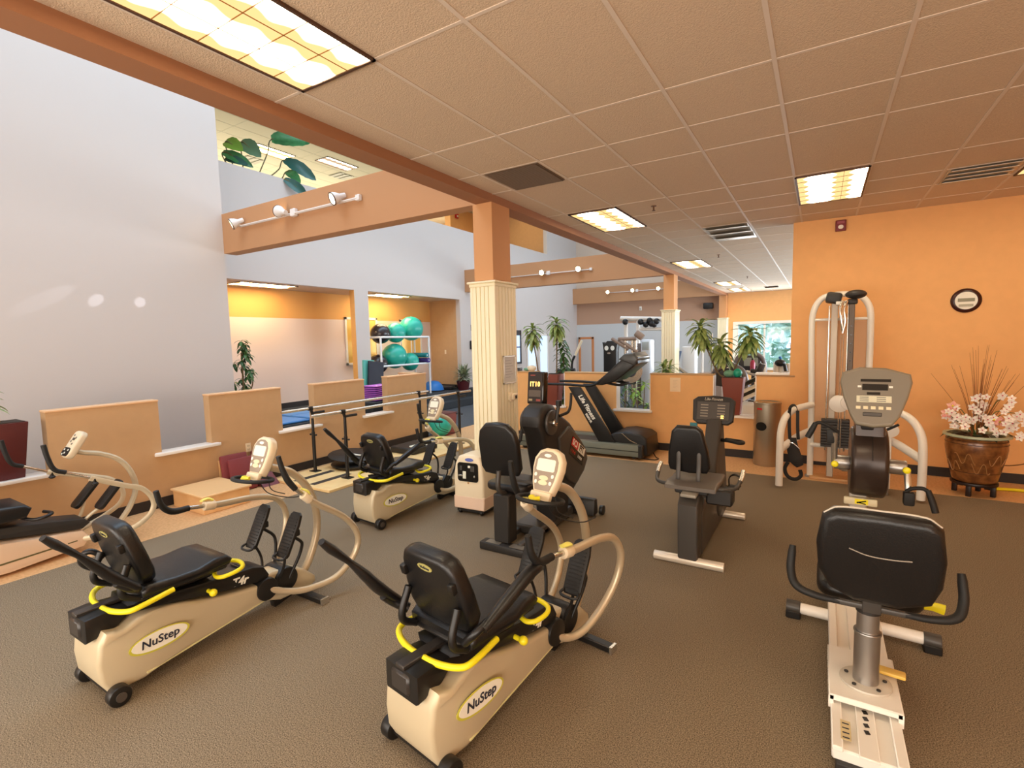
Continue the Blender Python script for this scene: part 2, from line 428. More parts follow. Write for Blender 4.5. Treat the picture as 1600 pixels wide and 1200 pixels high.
leafcloud('outdoor_tree', (-1.1, 31.5, 1.7), 2.2, mf, 'green tree outside the far window, behind its central bar', seed=3)
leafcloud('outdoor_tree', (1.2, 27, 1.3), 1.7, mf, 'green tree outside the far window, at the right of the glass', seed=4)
struct('ground', MB().bx(-30, 30, 20.3, 60, -1.3, -1.2), mat('grass', (120, 140, 90), .9))

# ---------------------------------------------------------------- ceiling lights
def diffuser_mat(name, st, warm, cool, ax):
    M_ = bpy.data.materials.new(name); M_.use_nodes = True; nt = M_.node_tree; nt.nodes.clear()
    o = nt.nodes.new('ShaderNodeOutputMaterial'); e = nt.nodes.new('ShaderNodeEmission'); tc = nt.nodes.new('ShaderNodeTexCoord')
    mp = nt.nodes.new('ShaderNodeMapping'); mp.inputs['Rotation'].default_value = (0, 0, 0)
    wv = nt.nodes.new('ShaderNodeTexWave'); wv.wave_type = 'BANDS'; wv.bands_direction = 'Y'; wv.inputs['Scale'].default_value = 1.57; wv.inputs['Distortion'].default_value = .9
    wv.inputs['Detail'].default_value = 1; wv.inputs['Detail Scale'].default_value = 2
    wx = nt.nodes.new('ShaderNodeTexWave'); wx.wave_type = 'BANDS'; wx.bands_direction = 'X'; wx.inputs['Scale'].default_value = .83; wx.inputs['Phase Offset'].default_value = ax
    r = nt.nodes.new('ShaderNodeValToRGB'); r.color_ramp.elements[0].position = .30; r.color_ramp.elements[1].position = .62
    r.color_ramp.elements[0].color = tuple(x*.085 for x in lin(warm))+(1,); r.color_ramp.elements[1].color = lin(cool)+(1,)
    a = nt.nodes.new('ShaderNodeMath'); a.operation = 'MULTIPLY_ADD'; a.inputs[1].default_value = .2
    k = nt.nodes.new('ShaderNodeMath'); k.operation = 'MULTIPLY'; k.inputs[1].default_value = .75
    L = nt.links.new
    L(tc.outputs['Object'], wv.inputs['Vector']); L(tc.outputs['Object'], wx.inputs['Vector'])
    L(wx.outputs['Fac'], k.inputs[0]); L(wv.outputs['Fac'], a.inputs[0]); L(k.outputs[0], a.inputs[2]); L(a.outputs[0], r.inputs[0])
    L(r.outputs[0], e.inputs[0]); e.inputs[1].default_value = st; L(e.outputs[0], o.inputs[0]); return M_
m_diff = diffuser_mat('fluorescent_diffuser', 12.0, (255, 210, 140), (255, 234, 200), -PI/2)
m_diff2 = diffuser_mat('upper_fluorescent_diffuser', 7, (255, 215, 170), (255, 226, 190), -PI/2)
m_diff3 = diffuser_mat('studio_fluorescent_diffuser', 24.0, (255, 200, 120), (255, 222, 170), -PI/2)
m_lfr = mat('light_frame', (88, 60, 44), .5, metal=.3); m_louv = mat('louver_blade', (150, 96, 40), .4)
def ceiling_light(x0, y0, label, z=CZ, w=.61, l=1.22, dm=None, group='recessed fluorescent ceiling lights'):
    t = thing('ceiling_light', label, 'ceiling light', (x0+w/2, y0+l/2, z), group=group)
    f = MB(); e = .018
    for a, b_, c_, d in ((-w/2, w/2, -l/2, -l/2+e), (-w/2, w/2, l/2-e, l/2), (-w/2, -w/2+e, -l/2, l/2), (w/2-e, w/2, -l/2, l/2)): f.bx(a, b_, c_, d, -.014, .002)
    f.build('frame', m_lfr, t)
    MB().bx(-w/2+e, w/2-e, -l/2+e, l/2-e, -.008, -.004).build('diffuser', dm or m_diff, t)
    lv = MB()
    for i in range(1, 3): x = -w/2+w*i/3; lv.bx(x-.0015, x+.0015, -l/2+e, l/2-e, -.012, -.008)
    for i in range(1, 6): y = -l/2+l*i/6; lv.bx(-w/2+e, w/2-e, y-.0015, y+.0015, -.012, -.008)
    lv.build('louver', m_louv, t)
    return t
ceiling_light(-2.68, .83, 'large bright fluorescent ceiling panel nearest the camera, beside the brown beam')
ceiling_light(-2.68, 5.76, 'square-looking ceiling light panel to the right of the beadboard column top')
ceiling_light(-2.68, 10.66, 'small ceiling light panel above the second column, beyond the large one')
ceiling_light(-2.68, 15.55, 'distant ceiling light panel, second from the far wall')
ceiling_light(-2.68, 17.95, 'distant ceiling light panel closest to the far wall')
ceiling_light(-.26, 5.76, 'ceiling light panel in front of the orange wall, near the red fire strobe')
ceiling_light(1.58, 5.76, 'ceiling light panel at the right edge of the picture')
for x, y, lb in ((-.26, .83, 'ceiling panel right over the camera, above the picture'), (2.2, .83, 'ceiling panel right of the camera, above the picture'), (-2.68, -2.4, 'ceiling panel left behind the camera'), (-.26, -2.4, 'ceiling panel straight behind the camera')):
    ceiling_light(x, y, lb)
ceiling_light(-.26, 12.2, 'ceiling light panel over the far gym, hidden behind the orange wall'); ceiling_light(-.26, 17, 'ceiling light panel near the far window, behind the orange wall')
# studio lights
ceiling_light(-9.9, 5.5, 'ceiling light panel inside the left studio opening', z=3.035, dm=m_diff3, group='studio ceiling lights')
ceiling_light(-9.9, 8.9, 'ceiling light panel inside the studio opening above the ball rack', z=3.035, dm=m_diff3, group='studio ceiling lights')
p = at(526, 256, Z=7.596)
ceiling_light(p.x-.3, p.y-.6, 'pale ceiling light panel of the upper storey, right of the big leaves', z=7.596, dm=m_diff2, group='upper storey ceiling lights')

for x, y, lb in ((-14.5, 9.0, 'added fill panel on the upper storey ceiling, hidden by the parapet, its near one'), (-12.0, 13.5, 'added fill panel on the upper storey ceiling, middle one'), (-11.5, 17.5, 'added fill panel on the upper storey ceiling, in front of the gallery door')): ceiling_light(x, y, lb, z=7.596, dm=m_diff3, group='upper storey ceiling lights')  # extra panels added to brighten the upper storey ceiling and orange walls
# ---------------------------------------------------------------- vents, sprinklers
m_vent = mat('vent_metal', (200, 190, 176), .35, metal=.5); m_ventd = mat('vent_dark', (112, 90, 70), .7)
def vent(x0, x1, y0, y1, label, m1, slats, z=CZ, ax='Y'):
    t = thing('air_vent', label, 'air vent', ((x0+x1)/2, (y0+y1)/2, z)); w, l = x1-x0, y1-y0
    f = MB().bx(-w/2, w/2, -l/2, l/2, -.006, .001); f.build('vent_plate', m1, t)
    s_ = MB()
    for i in range(slats):
        if ax == 'Y': y = -l/2+l*(i+.5)/slats; s_.box((0, y, -.012), (w*.94, l/slats*.85, .003), (.16, 0, 0))
        else: x = -w/2+w*(i+.5)/slats; s_.box((x, 0, -.012), (w/slats*.85, l*.94, .003), (0, .16, 0))
    s_.build('vent_slats', m1, t)
    return t
vent(-2.67, -2.12, 3.94, 4.5, 'dark square return-air vent in the ceiling near the column', m_ventd, 26)
vent(-1.47, -.89, 7.62, 8.82, 'grey metal air vent in the ceiling in front of the orange corner', m_vent, 3)
vent(1.0, 1.53, 6.36, 6.95, 'slotted metal air diffuser in the ceiling at the right', m_vent, 4)
vent(-1.6, -1.2, 18.1, 18.6, 'small dark air vent in the ceiling near the far wall', m_ventd, 4)
for (px, py, lb) in ((382, 250, 'air vent of the upper storey ceiling behind the leaves'), (523, 275, 'air vent of the upper storey ceiling beside the crossbeam')):
    p = at(px+10, py, Z=7.595); vent(p.x-.3, p.x+.3, p.y-.3, p.y+.3, lb, mat('pale_vent', (196, 192, 170), .5), 3, z=7.596)
for x, y, lb in ((-1.70, 6.0, 'fire sprinkler head on the ceiling right of the nearest light panel row'), (-1.69, 10.3, 'fire sprinkler head on the ceiling beside the middle light panel'), (-1.68, 14.6, 'fire sprinkler head on the ceiling near the far lights')):
    t = thing('fire_sprinkler', lb, 'sprinkler', (x, y, CZ))
    MB().cyl((0, 0, 0), (0, 0, -.006), .03).cyl((0, 0, 0), (0, 0, -.05), .008).build('sprinkler_stem', mat('brass_dark', (120, 84, 60), .4, metal=.8), t)
    MB().cyl((0, 0, -.05), (0, 0, -.054), .02, n=12).build('deflector', MATS['brass_dark'], t)
# ================================================================ recumbent steppers
m_blk = mat('black_plastic', (22, 20, 19), .42, bump=.05, bscale=400)
m_vinyl = mat('black_vinyl', (20, 19, 20), .36, bump=.2, bscale=150, spec=.5)
m_grip = mat('black_rubber', (20, 19, 18), .6, bump=.3, bscale=300)
m_beige = mat('champagne_plastic', (206, 190, 158), .38, metal=.15, spec=.5)
m_beige2 = mat('cream_plastic', (226, 208, 178), .4)
m_tubeb = mat('champagne_tube', (198, 180, 150), .3, metal=.35)
m_yel = mat('yellow_handle', (242, 226, 30), .4)
m_silv = mat('silver_metal', (200, 196, 188), .25, metal=.9)
m_lcd = mat('pale_display', (232, 232, 214), .3)
m_face = mat('grey_brown_panel', (150, 134, 118), .45)
m_whitep = mat('white_label', (244, 240, 226), .4)
m_ylab = mat('yellow_green_label', (206, 200, 70), .4)
m_ink = mat('dark_blue_ink', (40, 44, 60), .5)
m_white_metal = mat('white_metal', (238, 232, 222), .35)

def pad(mb, mx, w, h, d, r, bev):
    """cushion: rounded rectangle w x h extruded by d along local z"""
    t = MB(); t.prism(rrect(w, h, r), -d/2, d/2, 'Z', bev=bev, seg=4)
    me = bpy.data.meshes.new('t'); t.bm.to_mesh(me); t.bm.free(); me.transform(mx); mb.bm.from_mesh(me); bpy.data.meshes.remove(me)
    return mb

ARM_UP = [(.07, .84, .24), (.13, .98, .15), (.19, 1.14, .11), (.25, 1.36, .14), (.29, 1.51, .33), (.285, 1.43, .53), (.27, 1.15, .75), (.262, 1.02, .88)]
GRIP_UP = [(.262, 1.02, .88), (.255, .985, .94), (.25, .955, 1.02), (.245, .935, 1.11)]
ARM_BK = [(.07, .84, .24), (.12, .95, .14), (.18, 1.08, .16), (.25, 1.25, .34), (.28, 1.31, .52), (.28, 1.24, .66), (.28, 1.08, .72), (.28, .82, .745), (.28, .60, .78)]
GRIP_BK = [(.28, .60, .78), (.28, .52, .785), (.28, .465, .84), (.28, .44, .94)]

def stepper(label, loc, rz, arms, rests, pedals=(0, 1), grp='recumbent steppers in the middle of the room', ring=True):
    t = thing('recumbent_stepper', label, 'exercise machine', loc, rz, grp)
    # body shroud
    prof = [(-.02, .055), (-.055, .12), (-.065, .22), (-.05, .33), (-.02, .385), (.03, .372), (.06, .37), (.12, .398), (.20, .402), (.30, .388), (.42, .345), (.55, .305), (.66, .278), (.78, .255), (.88, .235),
            (.90, .18), (.875, .115), (.72, .10), (.55, .098), (.40, .095), (.25, .085), (.13, .055)]
    wf = lambda y, z: (1 if y < .2 else 1-.42*min(1, (y-.2)/.65)) * (1-.10*max(0, (.0-y))/.06)
    s = MB().prism(prof, -.175, .175, 'X', bev=.022, seg=3, wf=wf); body = s.build('body_shroud', m_beige, t, 35)
    fl_ = MB().prism([(.14, .078), (.86, .124), (.86, .130), (.14, .086)], -.178, .178, 'X', bev=.0, wf=lambda y, z: (1 if y < .2 else 1-.42*min(1, (y-.2)/.65)))
    fl_.build('body_trim', mat('pale_green_trim', (222, 214, 160), .4), body)
    # front prow
    s = MB().prism([(.84, .12), (.84, .265), (.95, .285), (1.08, .262), (1.20, .20), (1.285, .12), (1.29, .075), (1.24, .055), (1.0, .06)], -.075, .075, 'X', bev=.02, seg=3)
    s.build('front_housing', m_beige, t, 35)
    s = MB().cyl((-.12, .885, .20), (.12, .885, .20), .075, n=28, bev=.008); s.build('pivot_cover', m_blk, t)
    # black spine over the shroud
    s = MB().prism([(-.085, .34), (-.085, .465), (.0, .47), (.10, .455), (.12, .47), (.30, .455), (.50, .425), (.66, .40), (.80, .385), (.88, .355), (.915, .29), (.90, .255), (.70, .29), (.45, .35), (.22, .41), (.10, .41), (.04, .36)], -.15, .15, 'X', bev=.014, seg=2,
                   wf=lambda y, z: (.74 if y < .11 else 1) if y < .3 else 1-.35*min(1, (y-.3)/.55))
    sp = s.build('rail_cover', m_blk, t, 35)
    s = MB().bx(-.028, .028, -.09, .16, .462, .482, .004).bx(-.06, .06, -.095, -.06, .36, .45, .01); s.build('slide_track', mat('dark_track', (52, 48, 46), .3), sp)
    s = MB()
    for i in range(4): s.box((0, .74+.025*i, .398-.007*i), (.09, .012, .006), (-.2, 0, 0))
    s.build('grip_ribs', m_blk, sp)
    for sx in (-1, 1):
        nx = sx
        mx = frame((sx*.1150, .70, .335), (0, sx*1, -.10*sx*sx if sx > 0 else .10), (0, 0, 1))
        text('model_mark', 'T4r', .07, m_whitep, sp, mx, .002, shear=.25, bold=.002)
        # brand oval on the body side
        mx = frame((sx*.1725, .215, .235), (0, sx, .0), (0, 0, 1))
        e = ellipse(MB(), mx, .15, .056, .004); lb = e.build('brand_label', m_ylab, body)
        e = ellipse(MB(), frame((sx*.1745, .215, .238), (0, sx, 0), (0, 0, 1)), .138, .048, .004); e.build('label_face', m_whitep, body)
        text('brand_text', 'NuStep', .062, m_ink, body, frame((sx*.180, .215, .238), (0, sx, 0), (0, 0, 1)), .001, shear=.1, bold=.001)
        # rear wheels
        w_ = MB().cyl((sx*.165, .0, .052), (sx*.225, .0, .052), .052, n=28, bev=.008); wh = w_.build('wheel', m_blk, t)
        MB().cyl((sx*.222, 0, .052), (sx*.232, 0, .052), .024, n=20).build('hub', mat('hub_grey', (74, 66, 60), .4), wh)
    s = MB().bx(-.17, .17, -.02, .03, .035, .065, .005); s.build('axle_bar', m_blk, t)
    s = MB().bx(-.30, .30, 1.16, 1.215, .002, .042, .006); ff = s.build('front_foot', m_blk, t)
    for sx in (-1, 1): MB().bx(sx*.285, sx*.302, 1.157, 1.218, 0, .045).build('foot_cap', m_silv, ff)
    MB().box((0, 1.1, .05), (.05, .25, .05), (.2, 0, 0), bev=.006).build('foot_spine', m_blk, ff)
    # seat carriage, cushion, back
    s = MB().bx(-.10, .10, .16, .56, .43, .50, .015).bx(-.19, .19, .13, .60, .485, .515, .012); s.tube([(-.17, .14, .50), (-.17, .06, .56), (-.165, .10, .70)], .018).tube([(.17, .14, .50), (.17, .06, .56), (.165, .10, .70)], .018)
    s.build('seat_carriage', m_blk, t)
    s = MB().prism([(.14, .505), (.135, .545), (.17, .572), (.30, .558), (.42, .555), (.52, .572), (.60, .566), (.635, .53), (.61, .50), (.40, .495)], -.215, .215, 'X', bev=.024, seg=4, wf=lambda y, z: 1-.10*max(0, (y-.4)/.2))
    s.build('seat_cushion', m_vinyl, t, 50)
    ang = math.radians(-16)
    mx = Matrix.Translation((0, .135, .735)) @ Matrix.Rotation(PI/2-ang*0, 4, 'X') @ Matrix.Rotation(0, 4, 'Y')
    mx = Matrix.Translation((0, .145, .74)) @ Matrix.Rotation(math.radians(16), 4, 'X') @ Matrix.Rotation(PI/2, 4, 'X')
    bk = MB()
    poly = [(-.175, -.17), (-.10, -.19), (.10, -.19), (.175, -.17), (.205, -.11), (.20, .0), (.175, .12), (.150, .165), (.10, .185), (-.10, .185), (-.150, .165), (-.175, .12), (-.20, .0), (-.205, -.11)]
    tmp = MB().prism(poly, -.04, .045, 'Z', bev=.028, seg=4); tmp.xf(mx)
    back = tmp.build('backrest', m_vinyl, t, 50)
    nrm = (mx.to_3x3() @ Vector((0, 0, 1)))
    mxl = mx @ Matrix.Translation((0, .125, .046)); ellipse(MB(), mxl, .048, .018, .003).build('back_badge', mat('badge_olive', (168, 160, 96), .4), back)
    text('badge_text', 'NuStep', .02, m_ink, back, mx @ Matrix.Translation((0, .125, .050)), .0008)
    for sx in (-1, 1): MB().xf(Matrix()).box((0, 0, 0), (.035, .05, .03), bev=.008).xf(mx @ Matrix.Translation((sx*.16, .07, .05))).build('back_bolt', m_blk, back)
    # yellow handles
    s = MB().tube([(-.22, .22, .485), (-.235, .12, .485), (-.215, .07, .475), (-.12, .03, .468), (0, .02, .466), (.12, .03, .468), (.215, .07, .475), (.235, .12, .485), (.22, .28, .50)], .0145, n=12)
    s.build('yellow_seat_lever', m_yel, t)
    s = MB().tube([(.10, .56, .468), (.18, .53, .455), (.225, .56, .458), (.225, .66, .47), (.15, .69, .48), (.08, .66, .485)], .0125, n=12); s.build('yellow_swivel_handle', m_yel, t)
    s = MB().cyl((.10, .50, .37), (.17, .50, .37), .012).ball((.19, .50, .372), .022, (1.1, 1, 1)); s.build('yellow_knob', m_yel, t)
    # armrests
    for sx, st_ in rests:
        if st_ == 'down':
            a = MB().tube([(sx*.20, .10, .56), (sx*.255, .12, .62), (sx*.27, .20, .655)], .018)
            a.tube([(sx*.275, .14, .63), (sx*.28, .27, .69), (sx*.28, .43, .755), (sx*.275, .50, .765), (sx*.27, .545, .75)], [.022, .032, .034, .033, .02], flat=(1.0, .8), n=12)
        elif st_ == 'stub':
            a = MB().tube([(sx*.19, .16, .57), (sx*.225, .08, .60), (sx*.235, .03, .66), (sx*.21, .06, .71), (sx*.19, .12, .66)], .016)
        else:
            a = MB().tube([(sx*.20, .12, .57), (sx*.245, .07, .61), (sx*.25, .02, .66)], .024)
            a.tube([(sx*.25, .10, .60), (sx*.255, .0, .70), (sx*.262, -.07, .79), (sx*.275, -.13, .865), (sx*.285, -.21, .95), (sx*.288, -.25, .995)], [.030, .040, .034, .020, .030, .022], flat=(1.0, .7), n=12)
        a.build('armrest', m_vinyl, t)
    # moving arms
    for sx, pose in ((1, arms[1]), (-1, arms[0])):
        A, G = (ARM_UP, GRIP_UP) if pose == 'up' else (ARM_BK, GRIP_BK)
        A = [(sx*x, y, z) for x, y, z in A]; G = [(sx*x, y, z) for x, y, z in G]
        k = len(A)
        cut = k-1 if pose == 'up' else k-1
        ar = MB().tube(A[:-1]+[tuple((Vector(A[-1])*.4+Vector(A[-2])*.6))], .0225, n=14); arm = ar.build('arm', m_tubeb, t)
        tuple_mid = Vector(A[-1])*.45+Vector(A[-2])*.55
        MB().cyl(tuple_mid, A[-1], .0135, n=14).build('arm_extension', m_silv, arm)
        MB().tube([Vector(A[-1])*.9+Vector(A[-2])*.1]+G[1:], [.019, .021, .018, .016], n=12).build('hand_grip', m_grip, arm)
        q = Vector(A[-1])*.32+Vector(A[-2])*.68; dirv = (Vector(A[-1])-Vector(A[-2])).normalized()
        c_ = MB().cyl(q-dirv*.035, q+dirv*.035, .031, n=16, bev=.004); c_.build('arm_clamp', m_beige2, arm)
        MB().tube([q+Vector((0, 0, .034))-dirv*.03, q+Vector((sx*.012, 0, .045)), q+Vector((0, 0, .036))+dirv*.05], [.010, .013, .010], flat=(1.5, .7)).build('clamp_lever', mat('pale_yellow_lever', (232, 224, 110), .4), arm)
    # pedals
    for sx, dy, dz in ((1, 0, 0), (-1, -.04 if pedals[0] == 0 else -.1, .02)):
        x = sx*.15
        top = Vector((x, 1.115+dy, .665+dz)); bot = Vector((x, .975+dy, .385+dz)); u = (top-bot).normalized(); v = Vector((1, 0, 0)); n_ = v.cross(u)
        mx = Matrix((v, u, n_)).transposed().to_4x4(); mx.translation = (top+bot)/2
        p = MB().prism([(-.045, -.15), (-.058, -.13), (-.062, .08), (-.052, .14), (-.03, .158), (.03, .158), (.052, .14), (.062, .08), (.058, -.13), (.045, -.15)], -.010, .012, 'Z', bev=.005)
        p.xf(mx); pe = p.build('pedal', m_blk, t, 35)
        r_ = MB()
        for i in range(12): r_.box((0, -.12+i*.021, -.0125 if False else .0135), (.085, .007, .004))
        for i in range(12): r_.box((0, -.12+i*.021, -.0125), (.085, .007, .004))
        r_.xf(mx).build('tread_ribs', m_grip, pe)
        h = MB().tube([(-.05, -.13, .012), (-.056, -.155, .03), (0, -.165, .042), (.056, -.155, .03), (.05, -.13, .012)], .008); h.xf(mx).build('heel_cup', m_blk, pe)
        s = MB().tube([(x, 1.08+dy, .50+dz), (x*.95, 1.14+dy*.5, .42), (x*.62, 1.06, .20)], .011, n=10).tube([(x, 1.0+dy, .42+dz), (x*.9, 1.0, .33), (x*.62, .98, .22)], .009)
        s.box((x, 1.085+dy, .53+dz), (.06, .05, .05), bev=.012); s.build('pedal_strut', m_blk, pe)
    s = MB().cyl((-.10, 1.04, .20), (.10, 1.04, .20), .085, n=24, bev=.01); s.build('drive_housing', m_blk, t)
    # console post and console
    s = MB().tube([(0, .985, 1.0), (0, 1.06, .975), (0, 1.19, .91), (0, 1.31, .77), (0, 1.37, .60), (0, 1.37, .42), (0, 1.30, .24), (0, 1.22, .13)], .027, n=14, flat=(1.05, 1.0)); s.build('console_post', m_tubeb, t)
    up = Vector((0, .09, .235)).normalized(); v = Vector((1, 0, 0)); n_ = v.cross(up)
    cm = Matrix((v, up, n_)).transposed().to_4x4(); cm.translation = Vector((0, .965, 1.075))
    sh = [(-.062, -.125), (-.085, -.06), (-.10, .02), (-.098, .075), (-.07, .12), (-.03, .138), (.03, .138), (.07, .12), (.098, .075), (.10, .02), (.085, -.06), (.062, -.125)]
    s = MB().prism(sh, -.052, .014, 'Z', bev=.02, seg=3); s.xf(cm); con = s.build('console', m_beige2, t, 45)
    s = MB().prism([(a*.80, b*.84) for a, b in sh], .012, .0165, 'Z', bev=.001); s.xf(cm).build('console_face', m_face, con)
    s = MB().prism(rrect(.125, .07, .012), .016, .019, 'Z'); s.xf(cm @ Matrix.Translation((0, .038, 0))).build('display', m_lcd, con)
    s = ellipse(MB(), cm @ Matrix.Translation((0, .093, .0165)), .024, .010, .003); s.build('console_badge', m_whitep, con)
    s = MB()
    for bx_, by in ((0, -.035), (0, -.062)): ellipse(s, cm @ Matrix.Translation((bx_, by, .0165)), .032, .014, .004, 20)
    s.build('main_buttons', mat('button_cream', (224, 214, 176), .4), con)
    for bx_, by in ((-.058, -.02), (.058, -.02), (-.05, -.06), (.05, -.06)): ellipse(MB(), cm @ Matrix.Translation((bx_, by, .0165)), .009, .011, .004, 14).build('round_button', m_whitep, con)
    s = MB().box((0, 0, 0), (.14, .05, .03), bev=.01).xf(cm @ Matrix.Translation((0, -.135, .01))); s.build('console_chin', m_beige2, con)
    s = MB().tube([(-.03, .86, .955), (0, .84, .952), (.03, .86, .955)], .016, flat=(1.2, .8)); s.build('yellow_grip_tag', m_yel, con)
    s = MB().tube([(.135*math.cos(a), .90+.115*math.sin(a), .935-.02*math.sin(a)) for a in [2*PI*i/12 for i in range(12)]], .0125, n=10, closed=True, k=3)
    s.build('handle_ring', m_grip, t)
    s = MB().tube([(.03, .92, .93), (.05, .96, .84), (.10, 1.02, .80), (.16, 1.10, .78), (.2, 1.16, .80)], .0035, n=6).tube([(.05, .98, .93), (.06, .99, .85), (.12, 1.05, .81)], .0035, n=6); s.build('sensor_cable', m_blk, t)
    return t
stepper('beige recumbent stepper at the left, right arm raised, nearest the wooden step box', (-3.23, 1.0, 0), 0, ('back', 'up'), ((1, 'back'), (-1, 'stub')))
stepper('beige recumbent stepper nearest the camera in the middle foreground', (-1.46, 1.53, 0), math.radians(-9), ('up', 'back'), ((1, 'down'), (-1, 'back')))
stepper('beige recumbent stepper farthest back, beside the oxygen machine and the column', (-3.84, 3.42, 0), math.radians(-6), ('up', 'back'), ((1, 'down'), (-1, 'back')))
# ================================================================ other machines (parts written in room coordinates)
def wp(mb, name, m_, t, smooth=40, label=None, root=None):
    o = mb.build(name, m_, t, smooth, label=label)
    if root is None: o.location = -t.location          # child of a thing that stands unrotated at t.location
    return o
def wtext(name, s_, size, m_, t, mx, root=None, **k):
    o = text(name, s_, size, m_, t, mx, **k)
    if root is None: o.location = -t.location
    return o
m_gunm = mat('gunmetal_grey', (76, 72, 68), .42, metal=.3)
m_dkgrey = mat('dark_grey_plastic', (40, 37, 35), .5, bump=.1, bscale=300)
m_chrome = mat('chrome', (226, 222, 214), .12, metal=1)
m_screen = mat('dark_screen', (20, 18, 17), .15)
m_led = mat('amber_led', (255, 190, 90), .5, emit=3)
m_panelg = mat('olive_grey_plastic', (138, 128, 110), .45)
m_red = mat('red_label', (200, 30, 28), .4)

# ---------------------------------------------------------------- recumbent bike with grey frame
def bike():
    t = thing('recumbent_bike', 'grey recumbent bike with black backrest, seen from behind, in front of the steel trash can', 'exercise bike', (-.86, 4.03, 0))
    s = MB().cyl((-.27, 0, .036), (.27, 0, .036), .036, n=20, bev=.004); f = s.build('rear_foot', mat('pearl_tube', (226, 214, 196), .3, metal=.3), t)
    s = MB().cyl((-.25, 1.28, .034), (.27, 1.28, .034), .034, n=20, bev=.004); s.build('front_foot', MATS['pearl_tube'], t)
    s = MB().prism([(-.03, .045), (-.045, .30), (-.045, .50), (.02, .555), (.16, .57), (.18, .3), (.18, .045)], -.078, .078, 'X', bev=.018, seg=3)
    s.build('rear_tower', m_gunm, t)
    s = MB().box((0, .055, .575), (.125, .16, .03), (.08, 0, 0), bev=.012); s.build('tower_cap', mat('grey_cap', (150, 144, 132), .4), t)
    s = MB().prism([(.10, .05), (.10, .42), (.3, .47), (.55, .40), (.70, .44), (.86, .62), (.98, .86), (1.08, 1.02), (1.20, 1.02), (1.24, .80), (1.28, .45), (1.36, .3), (1.36, .06), (.9, .04)], -.088, .088, 'X', bev=.03, seg=3,
                   wf=lambda y, z: .8 if z > .6 else 1)
    b = s.build('shroud', m_gunm, t)
    s = MB().cyl((-.095, .93, .30), (.095, .93, .30), .17, n=32, bev=.01); s.build('crank_cover', m_dkgrey, b)
    for sx in (-1, 1):
        dy, dz = (.14, .05) if sx > 0 else (-.13, -.06)
        s = MB().cyl((sx*.10, .93, .33), (sx*.13, .93, .33), .03).tube([(sx*.125, .93, .33), (sx*.13, .93+dy, .33+dz)], .013, k=1); cr = s.build('crank', m_silv, t)
        s = MB().box((sx*.19, .93+dy, .33+dz), (.10, .10, .025), bev=.008); p = s.build('pedal', m_blk, cr)
        s = MB().tube([(sx*.145, .93+dy, .34+dz), (sx*.15, .93+dy, .42+dz), (sx*.20, .93+dy-.02, .455+dz), (sx*.245, .93+dy, .42+dz), (sx*.245, .93+dy, .34+dz)], .006, flat=(1, 3)); s.build('toe_strap', m_blk, p)
    s = MB().prism([(.03, .60), (.03, .63), (.1, .655), (.30, .64), (.46, .655), (.50, .63), (.46, .60)], -.20, .20, 'X', bev=.015, seg=3); s.build('seat', mat('grey_seat_vinyl', (104, 96, 88), .4), t)
    s = MB().bx(-.13, .13, .08, .40, .555, .60, .01).bx(.10, .30, .15, .30, .47, .60, .015); s.build('seat_carriage', m_dkgrey, t)
    bk = MB().prism([(-.155, .0), (-.17, .05), (-.165, .15), (-.13, .34), (-.09, .385), (.07, .385), (.11, .35), (.15, .18), (.165, .04), (.14, -.01), (.0, -.02)], -.035, .035, 'Y', bev=.022, seg=3)
    bk.xf(Matrix.Translation((-.04, .22, .72)) @ Matrix.Rotation(math.radians(10), 4, 'X')); bk.build('backrest', m_vinyl, t)
    for x in (-.115, .045):
        s = MB().tube([(x, .20, .60), (x, .14, .64), (x, .155, .76), (x+.0, .165, .88), (x, .185, .92)], .017, n=8, flat=(1.1, .6)); s.build('back_support', m_gunm, t)
    for sx in (-1, 1):
        s = MB().tube([(sx*.06, .17, .62), (sx*.20, .17, .60), (sx*.30, .22, .60), (sx*.335, .34, .64)], .016); h = s.build('side_handle', m_gunm, t)
        s = MB().tube([(sx*.333, .33, .638), (sx*.34, .39, .665), (sx*.34, .46, .695)], .019, n=12); s.build('grip', m_silv, h)
    s = MB().prism([(-.185, -.10), (-.195, .10), (-.15, .135), (0, .15), (.15, .135), (.195, .10), (.185, -.10), (.14, -.135), (-.14, -.135)], -.03, .03, 'Y', bev=.012, seg=3)
    cm = Matrix.Translation((-.02, 1.17, 1.09)) @ Matrix.Rotation(math.radians(-18), 4, 'X')
    s.xf(cm); c = s.build('console', m_dkgrey, t)
    s = MB().bx(-.15, .15, -.036, -.030, -.10, .085, .004).xf(cm); s.build('console_panel', mat('charcoal_panel', (66, 60, 56), .35), c)
    text('brand_text', 'Life Fitness', .038, m_silv, c, cm @ Matrix.Translation((0, -.034, .108)) @ Matrix.Rotation(PI/2, 4, 'X'), shear=.2)
    s = MB()
    for i in range(5):
        for j in range(2): s.bx(-.115+.155*j, -.045+.155*j, -.039, -.036, .045-.028*i, .055-.028*i)
    s.xf(cm).build('console_marks', mat('grey_marks', (150, 140, 124), .5), c)
    s = MB().bx(.075, .10, -.0395, -.036, -.06, -.05).bx(.075, .10, -.0395, -.036, -.08, -.07).xf(cm); s.build('amber_marks', m_led, c)
    s = MB().box((0, 1.16, .95), (.11, .09, .18), (-.1, 0, 0), bev=.02); s.build('console_neck', m_gunm, t)
    s = MB().tube([(.05, 1.10, .82), (.16, .98, .84), (.24, .92, .84), (.275, .96, .835), (.25, 1.04, .83), (.10, 1.14, .82)], .017); s.build('front_handlebar', m_grip, t)
    s = MB().tube([(-.05, 1.10, .82), (-.16, .98, .84), (-.24, .92, .84), (-.275, .96, .835), (-.25, 1.04, .83), (-.10, 1.14, .82)], .017); s.build('front_handlebar', m_grip, t)
